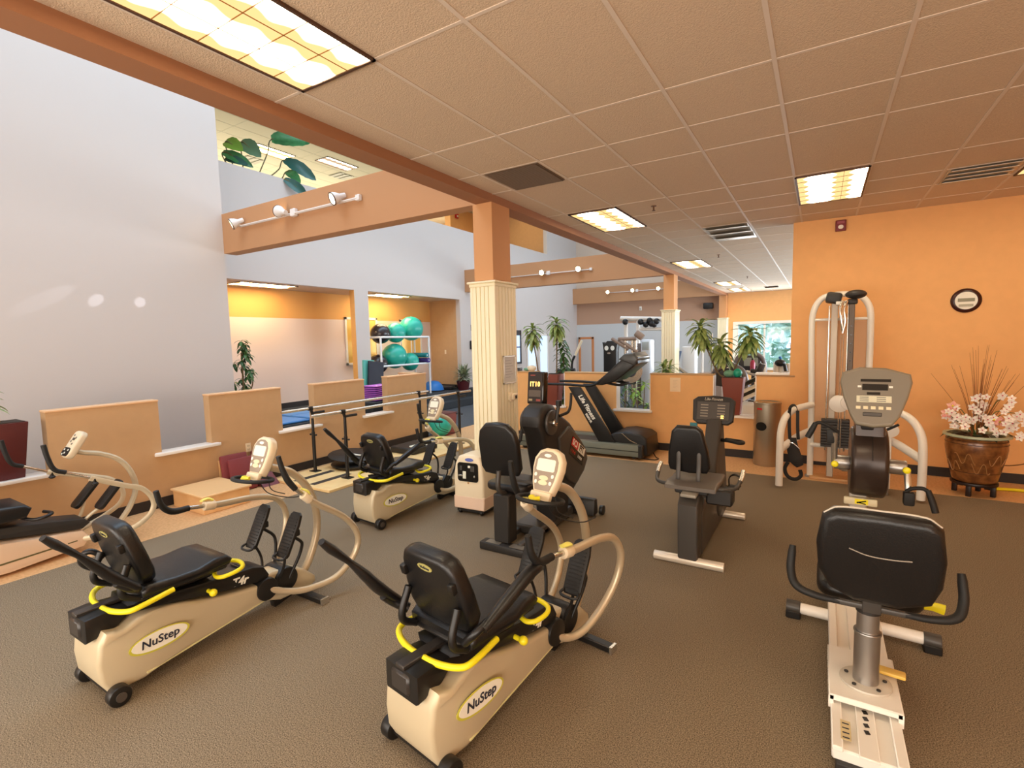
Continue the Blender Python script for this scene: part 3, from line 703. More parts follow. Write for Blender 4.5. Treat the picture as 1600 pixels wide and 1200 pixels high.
    s = MB().box((-.20, 1.14, .94), (.07, .02, .05), bev=.004); s.build('blue_clip', mat('teal_cloth', (60, 130, 140), .6), t)
bike()

# ---------------------------------------------------------------- upper body ergometer with the amber display
def ergo():
    t = thing('arm_ergometer', 'dark grey arm crank ergometer with red and white label and lit amber display', 'exercise machine', (-2.27, 3.9, 0))
    X = 0
    # leaning drive housing (y measured from 3.9)
    prof = [(.02, .96), (-.045, 1.05), (-.04, 1.14), (.02, 1.21), (.12, 1.245), (.24, 1.22), (.34, 1.14), (.60, 1.0), (.84, .80), (.95, .68), (1.0, .55), (.96, .48), (.80, .36), (.66, .30), (.56, .30), (.52, .10), (.24, .10), (.20, .28), (.12, .60)]
    s = MB().prism(prof, -.115, .125, 'X', bev=.04, seg=4); h = s.build('drive_housing', m_dkgrey, t, 35)
    side = [(.30, .90), (.52, .98), (.74, .84), (.92, .68), (.96, .56), (.86, .45), (.66, .36), (.50, .44), (.36, .58)]
    s = MB().prism(side, -.152, .152, 'X', bev=.018, seg=3); s.build('side_panel', m_gunm, h, 35)
    for sx in (-1, 1):
        fr = frame((sx*.156, .70, .72), (0, sx*.82, sx*-.50 if sx > 0 else .50), (0, .5, .82) if sx > 0 else (0, .5, .82)) @ Matrix.Diagonal((1.22, 1.22, 1, 1))
        MB().bx(-.15, .15, -.095, .055, -.002, .001).xf(fr).build('brand_plate', m_screen, h)
        MB().bx(-.145, -.005, -.02, .05, .0, .003).xf(fr).build('red_plate', m_red, h)
        MB().bx(-.005, .145, -.02, .05, .0, .003).xf(fr).build('white_plate', m_whitep, h)
        text('brand_text', 'SCI', .072, m_whitep, h, fr @ Matrix.Translation((-.078, .015, .0035)), bold=.002)
        text('brand_text', 'FIT', .072, m_screen, h, fr @ Matrix.Translation((.068, .015, .0035)), bold=.002)
        text('model_text', 'PRO', .036, m_red, h, fr @ Matrix.Translation((-.075, -.058, .0015)), spacing=1.6)
        text('model_text', '1000', .036, m_whitep, h, fr @ Matrix.Translation((.065, -.058, .0015)), spacing=1.4)
        s = MB().cyl((sx*.13, .14, 1.07), (sx*.165, .14, 1.07), .115, n=28, bev=.012); s.build('crank_disc', m_gunm, h)
        s = MB().cyl((sx*.16, .14, 1.07), (sx*.20, .14, 1.07), .035, n=20, bev=.004); ax = s.build('crank_hub', m_chrome, h)
        if sx > 0:
            s = MB().tube([(.195, .14, 1.07), (.20, .16, 1.15), (.21, .18, 1.24)], .016, flat=(1.2, .8)); c = s.build('crank_arm', m_dkgrey, t)
            s = MB().tube([(.215, .18, 1.13), (.24, .22, 1.14), (.27, .27, 1.16), (.285, .29, 1.22), (.29, .30, 1.33)], .014).cyl((.21, .18, 1.22), (.21, .18, 1.27), .03); s.build('crank_handle', m_grip, c)
        else:
            s = MB().tube([(-.195, .14, 1.07), (-.20, .12, .98), (-.21, .10, .88)], .016, flat=(1.2, .8)); c = s.build('crank_arm', m_dkgrey, t)
            s = MB().cyl((-.21, .10, .88), (-.30, .08, .86), .018, n=12, bev=.003).cyl((-.30, .08, .87), (-.30, .08, .76), .02, n=12, bev=.003); s.build('crank_handle', m_grip, c)
    # console
    cm = Matrix.Translation((-.03, .30, 1.365)) @ Matrix.Rotation(math.radians(-6), 4, 'X') @ Matrix.Rotation(math.radians(-14), 4, 'Z')
    s = MB().bx(-.105, .105, -.03, .04, -.155, .155, .014, 3).xf(cm); c = s.build('console', m_screen, t)
    MB().bx(-.09, .09, -.033, -.029, -.14, .14, .002).xf(cm).build('console_panel', mat('brown_black_panel', (44, 36, 32), .3), c)
    text('display_text', 'IT10', .062, m_led, c, cm @ Matrix.Translation((0, -.034, .035)) @ Matrix.Rotation(PI/2, 4, 'X'), spacing=1.15, bold=.001)
    MB().bx(-.06, -.0, -.035, -.032, .115, .125).xf(cm).build('console_mark', mat('dim_red', (150, 70, 60), .4), c)
    MB().bx(-.075, .075, -.035, -.032, -.085, -.02, .002).xf(cm).build('keypad', mat('brown_grey_keys', (92, 80, 70), .4), c)
    MB().bx(-.075, -.03, -.035, -.032, -.125, -.105, .002).xf(cm).build('key', mat('tan_key', (170, 150, 110), .4), c)
    MB().bx(.02, .075, -.035, -.032, -.125, -.105, .002).xf(cm).build('key', MATS['dim_red'], c)
    s = MB().box((-.03, .31, 1.22), (.10, .06, .06), bev=.01); s.build('console_neck', m_blk, t)
    # base
    s = MB().bx(-.15, .15, .0, .70, .03, .12, .015); s.build('base_plate', m_gunm, t)
    for x in (-.10, .12): s = MB().bx(x-.03, x+.03, -.34, .15, .03, .085, .008); s.build('base_rail', m_gunm, t)
    s = MB().box((.05, .82, .10), (.60, .13, .17), bev=.02, taper=(1, .6)); ff = s.build('front_foot', m_dkgrey, t); RET = t
    for x in (-.28, .38): MB().cyl((x-.02, .90, .05), (x+.02, .90, .05), .05, n=24, bev=.006).build('wheel', m_blk, ff)
    s = MB().box((.0, -.36, .035), (.50, .11, .07), bev=.012); s.build('rear_foot', m_dkgrey, t)
    MB().bx(-.19, -.05, -.40, -.33, .070, .074).bx(.05, .19, -.40, -.33, .070, .074).build('foot_plate', mat('worn_steel', (140, 132, 120), .4, metal=.5), t)
    # seat
    s = MB().bx(-.13, .03, -.36, -.22, .07, .50, .012); s.build('seat_post', m_dkgrey, t)
    pad(s2 := MB(), Matrix.Translation((-.05, -.10, .54)), .42, .40, .07, .08, .025); s2.build('seat_cushion', m_vinyl, t)
    b = MB().prism([(-.165, -.19), (-.20, -.13), (-.20, .10), (-.175, .20), (-.11, .265), (.0, .28), (.11, .265), (.175, .20), (.20, .10), (.20, -.13), (.165, -.19), (.0, -.205)], -.035, .035, 'Z', bev=.025, seg=4)
    b.xf(Matrix.Translation((-.06, -.33, .86)) @ Matrix.Rotation(math.radians(10), 4, 'X') @ Matrix.Rotation(PI/2, 4, 'X')); b.build('backrest', m_vinyl, t)
    s = MB().tube([(-.04, -.30, .50), (-.04, -.40, .56), (-.04, -.39, .72)], .022).bx(.02, .24, -.24, -.20, .595, .62, .004); s.build('back_bracket', m_gunm, t)
    return t
_e = ergo()
for _c in [o for o in bpy.data.objects if o.parent == _e]:
    if _c.name.split('.')[0] in ('drive_housing', 'crank_arm'): _c.location.x += .07; _c.scale.x = .88

# ---------------------------------------------------------------- recumbent crank machine at the right foreground
def crankbike():
    t = thing('recumbent_cycle', 'recumbent cycle with white slide rail and black seat back at the right foreground', 'exercise bike', (.225, 2.62, 0), math.radians(0))
    O = t.location
    # slide rail
    s = MB(); s.bx(.085, .345, 2.36, 4.35, .045, .10, .008); s.bx(.085, .125, 2.34, 4.35, .10, .122, .004); s.bx(.305, .345, 2.34, 4.35, .10, .122, .004); s.bx(.18, .25, 2.34, 4.3, .10, .112, .003)
    r = wp(s, 'slide_rail', m_white_metal, t)
    s = MB()
    for i in range(5): s.box((.215+.0, 2.50+.045*i, .1135), (.018, .022, .003), (0, 0, .3))
    o = s.build('rail_slots', m_screen, r)
    s = MB().bx(.118, .155, 2.395, 2.52, .1225, .124); o = s.build('rail_sticker', mat('buff_sticker', (214, 196, 150), .5), r)
    s = MB()
    for i in range(4): s.bx(.124, .149, 2.405+.03*i, 2.413+.03*i, .124, .1245)
    s.build('sticker_print', m_ink, r)
    s = MB().bx(.10, .33, 2.34, 2.40, .0, .05, .006); s.build('rail_foot', m_dkgrey, r)
    s = MB()
    for i in range(6):
        for x in (.078, .352): s.cyl((x-.004, 2.70+.07*i, .15), (x+.004, 2.70+.07*i, .15), .008, n=8)
    # carriage plate
    pl = MB().bx(.075, .355, 2.62, 3.06, .135, .165, .006).bx(.075, .095, 2.62, 3.06, .10, .16).bx(.335, .355, 2.62, 3.06, .10, .16); p = wp(pl, 'slide_carriage', m_white_metal, t)
    s.build('carriage_bolts', m_silv, p)
    pf = Vector((.225, 2.79, .165))
    s = MB().cyl(pf, pf+V(0, 0, .014), .105, n=36, bev=.004); fl_ = s.build('post_flange', mat('grey_flange', (206, 198, 184), .4, metal=.2), p)
    s = MB()
    for i in range(5): a = 2*PI*i/5+.3; s.cyl(pf+V(.08*math.cos(a), .08*math.sin(a), .013), pf+V(.08*math.cos(a), .08*math.sin(a), .02), .009, n=8)
    s.build('flange_bolts', m_dkgrey, fl_)
    s = MB().cyl(pf, pf+V(0, 0, .25), .052, n=28).cyl(pf+V(0, 0, .25), pf+V(0, 0, .262), .056, n=28, bev=.003).cyl(pf+V(0, 0, .26), pf+V(0, 0, .36), .045, n=28); wp(s, 'seat_post', m_alum, t)
    s = MB().cyl(pf+V(0, 0, .355), pf+V(0, 0, .38), .05, n=24).box(pf+V(0, .10, .385), (.20, .26, .03), bev=.008); wp(s, 'seat_bracket', m_dkgrey, t)
    s = MB().box((.335, 2.90, .185), (.11, .055, .018), (0, 0, -.1), bev=.006); wp(s, 'slide_lever', mat('amber_lever', (240, 196, 90), .4), t)
    s = MB(); pad(s, Matrix.Translation((.225, 2.93, .60)), .42, .40, .08, .09, .035); wp(s, 'seat_cushion', m_vinyl, t)
    # backrest
    b = MB().prism([(-.17, -.19), (-.215, -.10), (-.225, .02), (-.205, .16), (-.16, .195), (.0, .20), (.16, .195), (.205, .16), (.225, .02), (.22, -.10), (.19, -.19), (.08, -.235), (-.08, -.235)], -.045, .045, 'Z', bev=.032, seg=4)
    bm_ = Matrix.Translation((.232, 2.57, .885)) @ Matrix.Rotation(math.radians(12), 4, 'X') @ Matrix.Rotation(PI/2, 4, 'X'); b.xf(bm_); bk = wp(b, 'backrest', m_vinyl, t, 50)
    s = MB().tube([(-.105, .045, .0), (-.04, .025, .002), (.04, .022, .002), (.11, .028, .0)], .0028, n=6); s.xf(bm_ @ Matrix.Translation((0, -.01, .047))); o = s.build('back_crease', mat('grey_crease', (150, 140, 128), .4), bk)
    s = MB().tube([(-.20, .165, .0), (-.15, .2, .0), (0, .205, .0), (.15, .2, .0), (.2, .165, .0)], .004, n=6); s.xf(bm_); s.build('back_piping', mat('pale_piping', (196, 186, 170), .3), bk)
    s = MB().box((.225, 2.66, .60), (.30, .025, .025), bev=.006).box((.225, 2.66, .66), (.07, .04, .16), bev=.006); wp(s, 'back_bracket', m_gunm, t)
    for sx in (-1, 1):
        x = .225
        pts = [(x+sx*.12, 2.66, .60), (x+sx*.22, 2.66, .605), (x+sx*.295, 2.68, .625), (x+sx*.32, 2.72, .68), (x+sx*.318, 2.75, .76), (x+sx*.315, 2.76, .79)]
        wp(MB().tube(pts, [.014, .017, .019, .019, .018, .014], n=14), 'side_handle', m_grip, t)
    s = MB().tube([(.38, 2.78, .59), (.45, 2.80, .60), (.50, 2.80, .595)], [.008, .013, .016], flat=(1.5, .8)); wp(s, 'yellow_release_lever', m_yel, t)
    # cross stabiliser
    s = MB().cyl((-.07, 3.60, .062), (.555, 3.57, .062), .034, n=24); cb = wp(s, 'stabiliser_bar', m_white_metal, t)
    for a, b_ in (((-.145, 3.604, .062), (-.065, 3.60, .062)), ((.55, 3.57, .062), (.63, 3.566, .062))):
        MB().cyl(a, b_, .042, n=24, bev=.004).build('end_cap', m_gunm, cb)
        c_ = (Vector(a)+Vector(b_))/2; MB().bx(c_.x-.042, c_.x+.042, c_.y-.046, c_.y+.046, 0, .05, .006).build('rubber_pad', m_blk, cb)
    # front mast, drum, axle
    s = MB().bx(.20, .30, 4.12, 4.24, .10, .72, .008); wp(s, 'front_mast', mat('pale_grey_post', (190, 182, 168), .4, metal=.3), t)
    s = MB().bx(.235, .265, 4.105, 4.13, .3, .60, .003); wp(s, 'mast_slot', m_screen, t)
    s = MB().box((.26, 4.09, .675), (.19, .03, .05), bev=.008); bx_ = wp(s, 'mast_handle', mat('bone_plastic', (214, 204, 170), .4), t)
    s = MB().box((.265, 4.073, .678), (.075, .004, .034), (0, 0, 0)); o = s.build('warning_sticker', m_yel, bx_)
    s = MB().box((.265, 4.070, .678), (.055, .003, .008), (0, -.3, 0)).box((.265, 4.070, .669), (.05, .003, .006), (0, .2, 0)); s.build('sticker_print', m_screen, bx_)
    dr = MB()
    prof = []
    for i in range(28):
        a = 2*PI*i/28; prof.append((4.22+.235*math.cos(a), .93+.245*math.sin(a)))
    dr.prism(prof, .195, .405, 'X', bev=.03, seg=4); d = wp(dr, 'drum', mat('brown_black_shell', (58, 46, 40), .28, metal=.3), t, 50)
    s = MB().prism([(4.08, 1.08), (4.10, 1.24), (4.22, 1.26), (4.30, 1.08)], .215, .385, 'X', bev=.015); s.build('drum_neck', MATS['brown_black_shell'], d)
    s = MB().tube([(.312, 4.22+.238*math.cos(a), .93+.248*math.sin(a)) for a in [PI*.70+i*.09 for i in range(9)]], .0025, n=6, k=2); s.build('drum_seam', m_blk, d)
    for sx, x0, x1 in ((-1, .195, .10), (1, .405, .505)):
        s = MB().cyl((x0, 4.12, .93), (x1, 4.12, .93), .048, n=28, bev=.006); ax = wp(s, 'axle_tube', m_alum, t)
        s = MB().ball((x1+sx*-.005, 4.065, .925), .022, (1, .5, 1)); s.build('yellow_pin', m_yel, ax)
    # cranks and handles
    s = MB().tube([(.105, 4.10, .93), (.10, 4.08, 1.02), (.10, 4.05, 1.15)], .020, n=10, flat=(1, .8)); c = wp(s, 'crank_arm', m_silv, t)
    MB().tube([(.12, 4.05, 1.15), (.07, 4.03, 1.19), (.01, 4.02, 1.215), (-.02, 4.01, 1.205)], .012).tube([(-.015, 4.01, 1.21), (-.035, 4.0, 1.165), (-.06, 4.0, 1.11)], [.016, .019, .019], n=12).box((.075, 4.07, 1.12), (.05, .06, .10), bev=.012).build('crank_handle', m_grip, c)
    s = MB().tube([(.505, 4.10, .93), (.51, 4.07, .84), (.515, 4.05, .75)], .020, n=10, flat=(1, .8)); c = wp(s, 'crank_arm', m_silv, t)
    MB().tube([(.50, 4.05, .79), (.53, 4.04, .815), (.58, 4.03, .825), (.61, 4.02, .81)], .013).tube([(.605, 4.02, .82), (.625, 4.01, .76), (.645, 4.0, .685)], [.016, .019, .019], n=12).box((.515, 4.05, .745), (.06, .06, .09), bev=.012).build('crank_handle', m_grip, c)
    # console
    cm = Matrix.Translation((.305, 4.0, 1.40)) @ Matrix.Rotation(math.radians(-14), 4, 'X')
    outl = [(-.175, .165), (-.185, .10), (-.165, .0), (-.125, -.12), (-.095, -.18), (.0, -.195), (.095, -.18), (.135, -.12), (.175, .0), (.198, .10), (.188, .155), (.06, .195), (-.08, .20)]
    s = MB().prism(outl, -.03, .05, 'Y', bev=.016, seg=3); s.xf(cm); c = wp(s, 'console', m_panelg, t, 45)
    s = MB().prism([(a*.93, b_*.90) for a, b_ in outl], -.034, -.029, 'Y').xf(cm); o = s.build('console_face', mat('taupe_panel', (124, 114, 98), .4), c)
    s = MB().bx(-.075, .085, -.038, -.033, .10, .118).bx(-.065, .07, -.038, -.033, .045, .085).bx(-.04, .03, -.038, -.033, .015, .032).xf(cm); s.build('display', m_screen, c)
    s = MB().bx(-.095, .09, -.038, -.033, -.035, .008, .001).xf(cm); k_ = s.build('label_panel', mat('cream_label_panel', (214, 208, 180), .4), c)
    s = MB()
    for i in range(3):
        for j in range(2): s.bx(-.078+.09*j, -.03+.09*j, -.0395, -.0375, -.004-.012*i, -.0005-.012*i)
    s.xf(cm).build('label_print', m_ink, c)
    s = MB()
    for i in range(5): s.box((-.085+.04*i, -.036, -.07), (.026, .005, .02), bev=.002)
    s.xf(cm).build('console_keys', mat('key_ivory', (228, 214, 176), .4), c)
    for x in (-.09, .075): MB().bx(x, x+.02, -.037, -.033, .062, .074).xf(cm).build('white_key', m_whitep, c)
    s = MB().bx(-.06, .04, -.04, -.034, -.125, -.10, .004).xf(cm); s.build('console_lip', m_gunm, c)
    s = MB().box((.28, 4.06, 1.24), (.07, .06, .12), bev=.01); wp(s, 'console_stem', m_blk, t)
crankbike()

# ---------------------------------------------------------------- treadmill
def treadmill():
    t = thing('treadmill', 'black and grey treadmill standing along the far half wall', 'treadmill', (-3.25, 7.58, 0))
    s = MB().bx(-4.35, -2.60, 7.26, 7.92, .10, .17, .01); wp(s, 'deck', m_dkgrey, t)
    s = MB().bx(-4.33, -2.72, 7.33, 7.85, .17, .185, .004); wp(s, 'running_belt', mat('grey_belt', (76, 68, 60), .8, bump=.3), t)
    for y0, y1 in ((7.20, 7.33), (7.85, 7.98)):
        s = MB().prism([(y0, .05), (y0, .20), (y0+.012, .225), (y1-.012, .225), (y1, .20), (y1, .05)], -4.37, -2.25, 'X', bev=.006)
        r = wp(s, 'side_rail', mat('grey_green_rail', (116, 118, 104), .45, metal=.3), t)
        s = MB().bx(-4.36, -2.26, y0-.003 if y0 < 7.5 else y1-.002, y0+.002 if y0 < 7.5 else y1+.003, .125, .135); s.build('rail_groove', m_blk, r)
        MB().bx(-2.27, -2.20, y0-.005, y1+.005, .03, .23, .012).build('rail_end_cap', m_dkgrey, r)
    s = MB().prism([(-2.86, .22), (-2.80, .30), (-2.66, .375), (-2.50, .40), (-2.25, .37), (-2.17, .32), (-2.14, .06), (-2.30, .03), (-2.86, .12)], 7.30, 7.90, 'Y', bev=.03, seg=3)
    h = wp(s, 'motor_hood', m_blk, t)
    s = MB().tube([(-2.58, 7.32, .36), (-2.54, 7.30, .37), (-2.42, 7.29, .28), (-2.31, 7.29, .235)], .006, k=2); s.build('hood_trim', mat('tan_trim', (150, 128, 100), .4), h)
    s = MB()
    for x, y in ((-4.25, 7.3), (-4.25, 7.88), (-2.35, 7.3), (-2.35, 7.88)): s.cyl((x, y-.03, .03), (x, y+.03, .03), .03, n=16)
    s.bx(-4.3, -2.3, 7.4, 7.8, .04, .10); wp(s, 'under_frame', m_blk, t)
    for i, y in enumerate((7.27, 7.85)):
        s = MB().prism([(-2.90, .20), (-2.62, .20), (-3.22, 1.06), (-3.42, 1.06)], y, y+.06, 'Y', bev=.01, seg=2)
        up = wp(s, 'upright', m_blk, t)
        if i == 0:
            fr = frame((-3.10, 7.267, .755), (.58, 0, -.86), (.86, 0, .58))
            text('brand_text', 'Life Fitness', .098, m_whitep, up, fr, shear=.2, bold=.003)
            text('model_text', '9500HR', .05, m_whitep, up, fr @ Matrix.Translation((.16, -.075, 0)), bold=.002)
        s = MB().tube([(-3.86, y+.03, 1.095), (-3.45, y+.03, 1.095), (-3.08, y+.03, 1.085), (-2.96, y+.03, 1.12), (-2.80, y+.06 if i == 0 else y, 1.25), (-2.70, y+.08 if i == 0 else y-.03, 1.34)], .021); wp(s, 'handrail', m_grip, t)
    s = MB().prism([(-2.98, 1.10), (-2.86, 1.10), (-2.66, 1.16), (-2.52, 1.26), (-2.30, 1.44), (-2.30, 1.53), (-2.36, 1.575), (-2.47, 1.56), (-2.62, 1.44)], 7.30, 7.90, 'Y', bev=.02, seg=3)
    c = wp(s, 'console', mat('console_black', (26, 24, 24), .3), t)
    s = MB().prism([(-2.34, 1.40), (-2.29, 1.50), (-2.36, 1.60), (-2.50, 1.585), (-2.60, 1.50)], 7.285, 7.915, 'Y', bev=.03, seg=3); s.build('console_hood', mat('slate_hood', (70, 72, 74), .3), c)
    s = MB().tube([(-2.85, 7.42, 1.13), (-2.62, 7.42, 1.10), (-2.55, 7.6, 1.12), (-2.62, 7.78, 1.10), (-2.85, 7.78, 1.13)], .02); wp(s, 'front_bar', m_grip, t)
    s = MB().tube([(-2.15, 7.6, .05), (-2.08, 7.5, .01), (-2.02, 7.42, .008), (-2.06, 7.33, .008), (-2.3, 7.3, .02)], .008); wp(s, 'power_cord', m_blk, t)
treadmill()

# ---------------------------------------------------------------- white cable machine
def cable():
    t = thing('cable_machine', 'tall white framed cable pulley machine against the orange wall', 'exercise machine', (.3, 7.3, 0))
    wm = m_white_metal
    s = MB().tube([(-.075, 7.35, .02), (-.08, 7.35, 1.0), (-.10, 7.35, 1.95), (-.075, 7.35, 2.13), (.0, 7.35, 2.25), (.12, 7.35, 2.285), (.28, 7.35, 2.285), (.40, 7.35, 2.25), (.48, 7.35, 2.13), (.50, 7.35, 1.95), (.50, 7.35, 1.0), (.50, 7.35, .02)], .036, n=14, k=5)
    wp(s, 'tall_frame', wm, t)
    for x in (-.075, .50): wp(MB().cyl((x, 7.35, .0), (x, 7.35, .025), .055, n=24, bev=.004), 'frame_foot', mat('grey_foot', (150, 140, 130), .4), t)
    wp(MB().cyl((-.09, 7.35, 1.99), (.49, 7.35, 1.99), .018, n=12), 'cross_bar', wm, t)
    wp(MB().cyl((-.08, 7.33, .42), (.50, 7.33, .42), .03, n=12), 'cross_bar', wm, t)
    wp(MB().bx(-.05, .47, 7.385, 7.40, .2, 1.97), 'back_shield', mat('peach_shield', (226, 178, 134), .6), t)
    wp(MB().bx(.10, .17, 7.24, 7.32, .05, 2.2, .006), 'centre_column', mat('column_grey', (196, 182, 164), .4, metal=.3), t)
    s = MB(); s.bx(.265, .325, 6.98, 7.05, .95, 2.15, .006)
    a = wp(s, 'pulley_arm', mat('dark_steel_arm', (88, 76, 66), .4, metal=.6), t)
    s = MB()
    for i in range(9): s.cyl((.295, 6.976, 1.1+.1*i), (.295, 6.981, 1.1+.1*i), .007, n=10)
    s.build('arm_holes', m_screen, a)
    s = MB().ball((.33, 7.02, 2.26), .07, (1.5, 1.3, .75)).box((.30, 7.05, 2.18), (.10, .12, .06), bev=.015); wp(s, 'top_cap', m_dkgrey, t)
    s = MB().box((.12, 7.2, 2.24), (.16, .22, .13), (0, .2, 0), bev=.03); wp(s, 'top_cover', m_dkgrey, t)
    wp(MB().bx(.14, .32, 7.04, 7.33, 2.15, 2.19, .004), 'top_bracket', wm, t)
    s = MB().tube([(.205, 6.96, 2.19), (.185, 6.95, 2.10), (.20, 6.95, 1.95), (.215, 6.96, 1.84)], .016).tube([(.245, 6.96, 2.19), (.225, 6.95, 2.10), (.235, 6.95, 1.95), (.215, 6.96, 1.82)], .016); wp(s, 'chrome_hook', m_chrome, t)
    for x in (.20, .225): wp(MB().cyl((x, 6.97, 1.80), (x, 6.97, .42), .005, n=6), 'cable', m_silv, t)
    s = MB().cyl((.20, 6.93, 1.0), (.20, 6.97, 1.0), .10, n=28, bev=.005).cyl((.30, 6.90, 1.02), (.30, 6.94, 1.02), .085, n=28, bev=.005); wp(s, 'pulley_housing', wm, t)
    wp(MB().cyl((.28, 7.0, .28), (.28, 7.04, .28), .09, n=28, bev=.006), 'lower_pulley', m_silv, t)
    for i in range(10): wp(MB().bx(.03, .32, 7.10, 7.22, .45+.034*i, .48+.034*i, .003), 'weight_plate', mat('weight_black', (48, 44, 42), .5), t)
    for x in (.08, .27): wp(MB().cyl((x, 7.16, .4), (x, 7.16, 2.15), .010, n=10), 'guide_rod', m_chrome, t)
    # side arms that reach into the room
    s = MB().tube([(-.075, 7.33, .93), (-.24, 7.05, .90), (-.335, 6.85, .83), (-.375, 6.72, .68), (-.38, 6.66, .45), (-.38, 6.64, .03)], .040, n=14); wp(s, 'side_arm', wm, t)
    s = MB().tube([(-.075, 7.33, .60), (-.22, 7.0, .56), (-.375, 6.68, .46)], .045, n=10, flat=(.7, 1.1)); wp(s, 'side_brace', wm, t)
    s = MB().tube([(.50, 7.33, .93), (.72, 7.05, .93), (.86, 6.9, .87), (.94, 6.78, .72), (.955, 6.72, .50), (.955, 6.72, .03)], .040, n=14); wp(s, 'side_arm', wm, t)
    s = MB().tube([(.50, 7.33, .60), (.72, 7.05, .58), (.95, 6.74, .46)], .045, n=10, flat=(.7, 1.1)); wp(s, 'side_brace', wm, t)
    s = MB().cyl((.70, 6.95, .72), (.70, 7.0, .72), .075, n=24, bev=.004).cyl((.70, 6.97, .66), (.70, 6.97, .05), .012, n=10); wp(s, 'right_pulley', wm, t)
    s = MB().cyl((.66, 6.93, .73), (.76, 6.90, .80), .014, n=10); wp(s, 'pull_pin', m_blk, t)
    s = MB().bx(.44, .52, 6.9, 7.0, 0, .42, .004).bx(.62, .69, 6.85, 6.93, 0, .38, .004); wp(s, 'weight_guard', mat('smoke_guard', (120, 108, 96), .3, metal=.4), t)
    wp(MB().bx(-.08, .52, 7.25, 7.45, .0, .03, .004), 'base_plate', mat('tan_base', (206, 160, 110), .5), t)
cable()
# straps hanging on the left arm
t = thing('exercise_strap', 'black nylon straps and ankle cuff hanging on the left white arm', 'strap', (-.27, 6.9, .93))
for x, y in ((-.30, 6.86), (-.215, 6.93)):
    s = MB().tube([(x, y, .90), (x+.005, y-.02, .70), (x+.015, y-.02, .55)], .008, n=6, flat=(2.6, .6)); wp(s, 'webbing', m_grip, t)
wp(MB().tube([(-.30, 6.86, .88), (-.285, 6.84, .955), (-.24, 6.89, .965), (-.215, 6.93, .90)], .008, n=6, flat=(2.4, .6)), 'webbing_loop', m_grip, t)
wp(MB().tube([(-.26, 6.84, .58), (-.25, 6.82, .45), (-.21, 6.80, .32), (-.17, 6.80, .25)], [.03, .05, .055, .03], n=8, flat=(1.4, .5)), 'ankle_cuff', mat('black_nylon', (30, 27, 26), .7, bump=.5), t)
wp(MB().tube([(-.30, 6.82, .28), (-.33, 6.82, .20), (-.30, 6.82, .11), (-.22, 6.82, .08), (-.16, 6.82, .13), (-.17, 6.82, .20)], .014, n=8, flat=(1.6, .7)), 'hand_loop', MATS['black_nylon'], t)
wp(MB().tube([(-.30, 6.80, .50), (-.27, 6.79, .53), (-.22, 6.79, .50), (-.18, 6.79, .46)], .006, n=6), 'snap_hook', m_chrome, t)
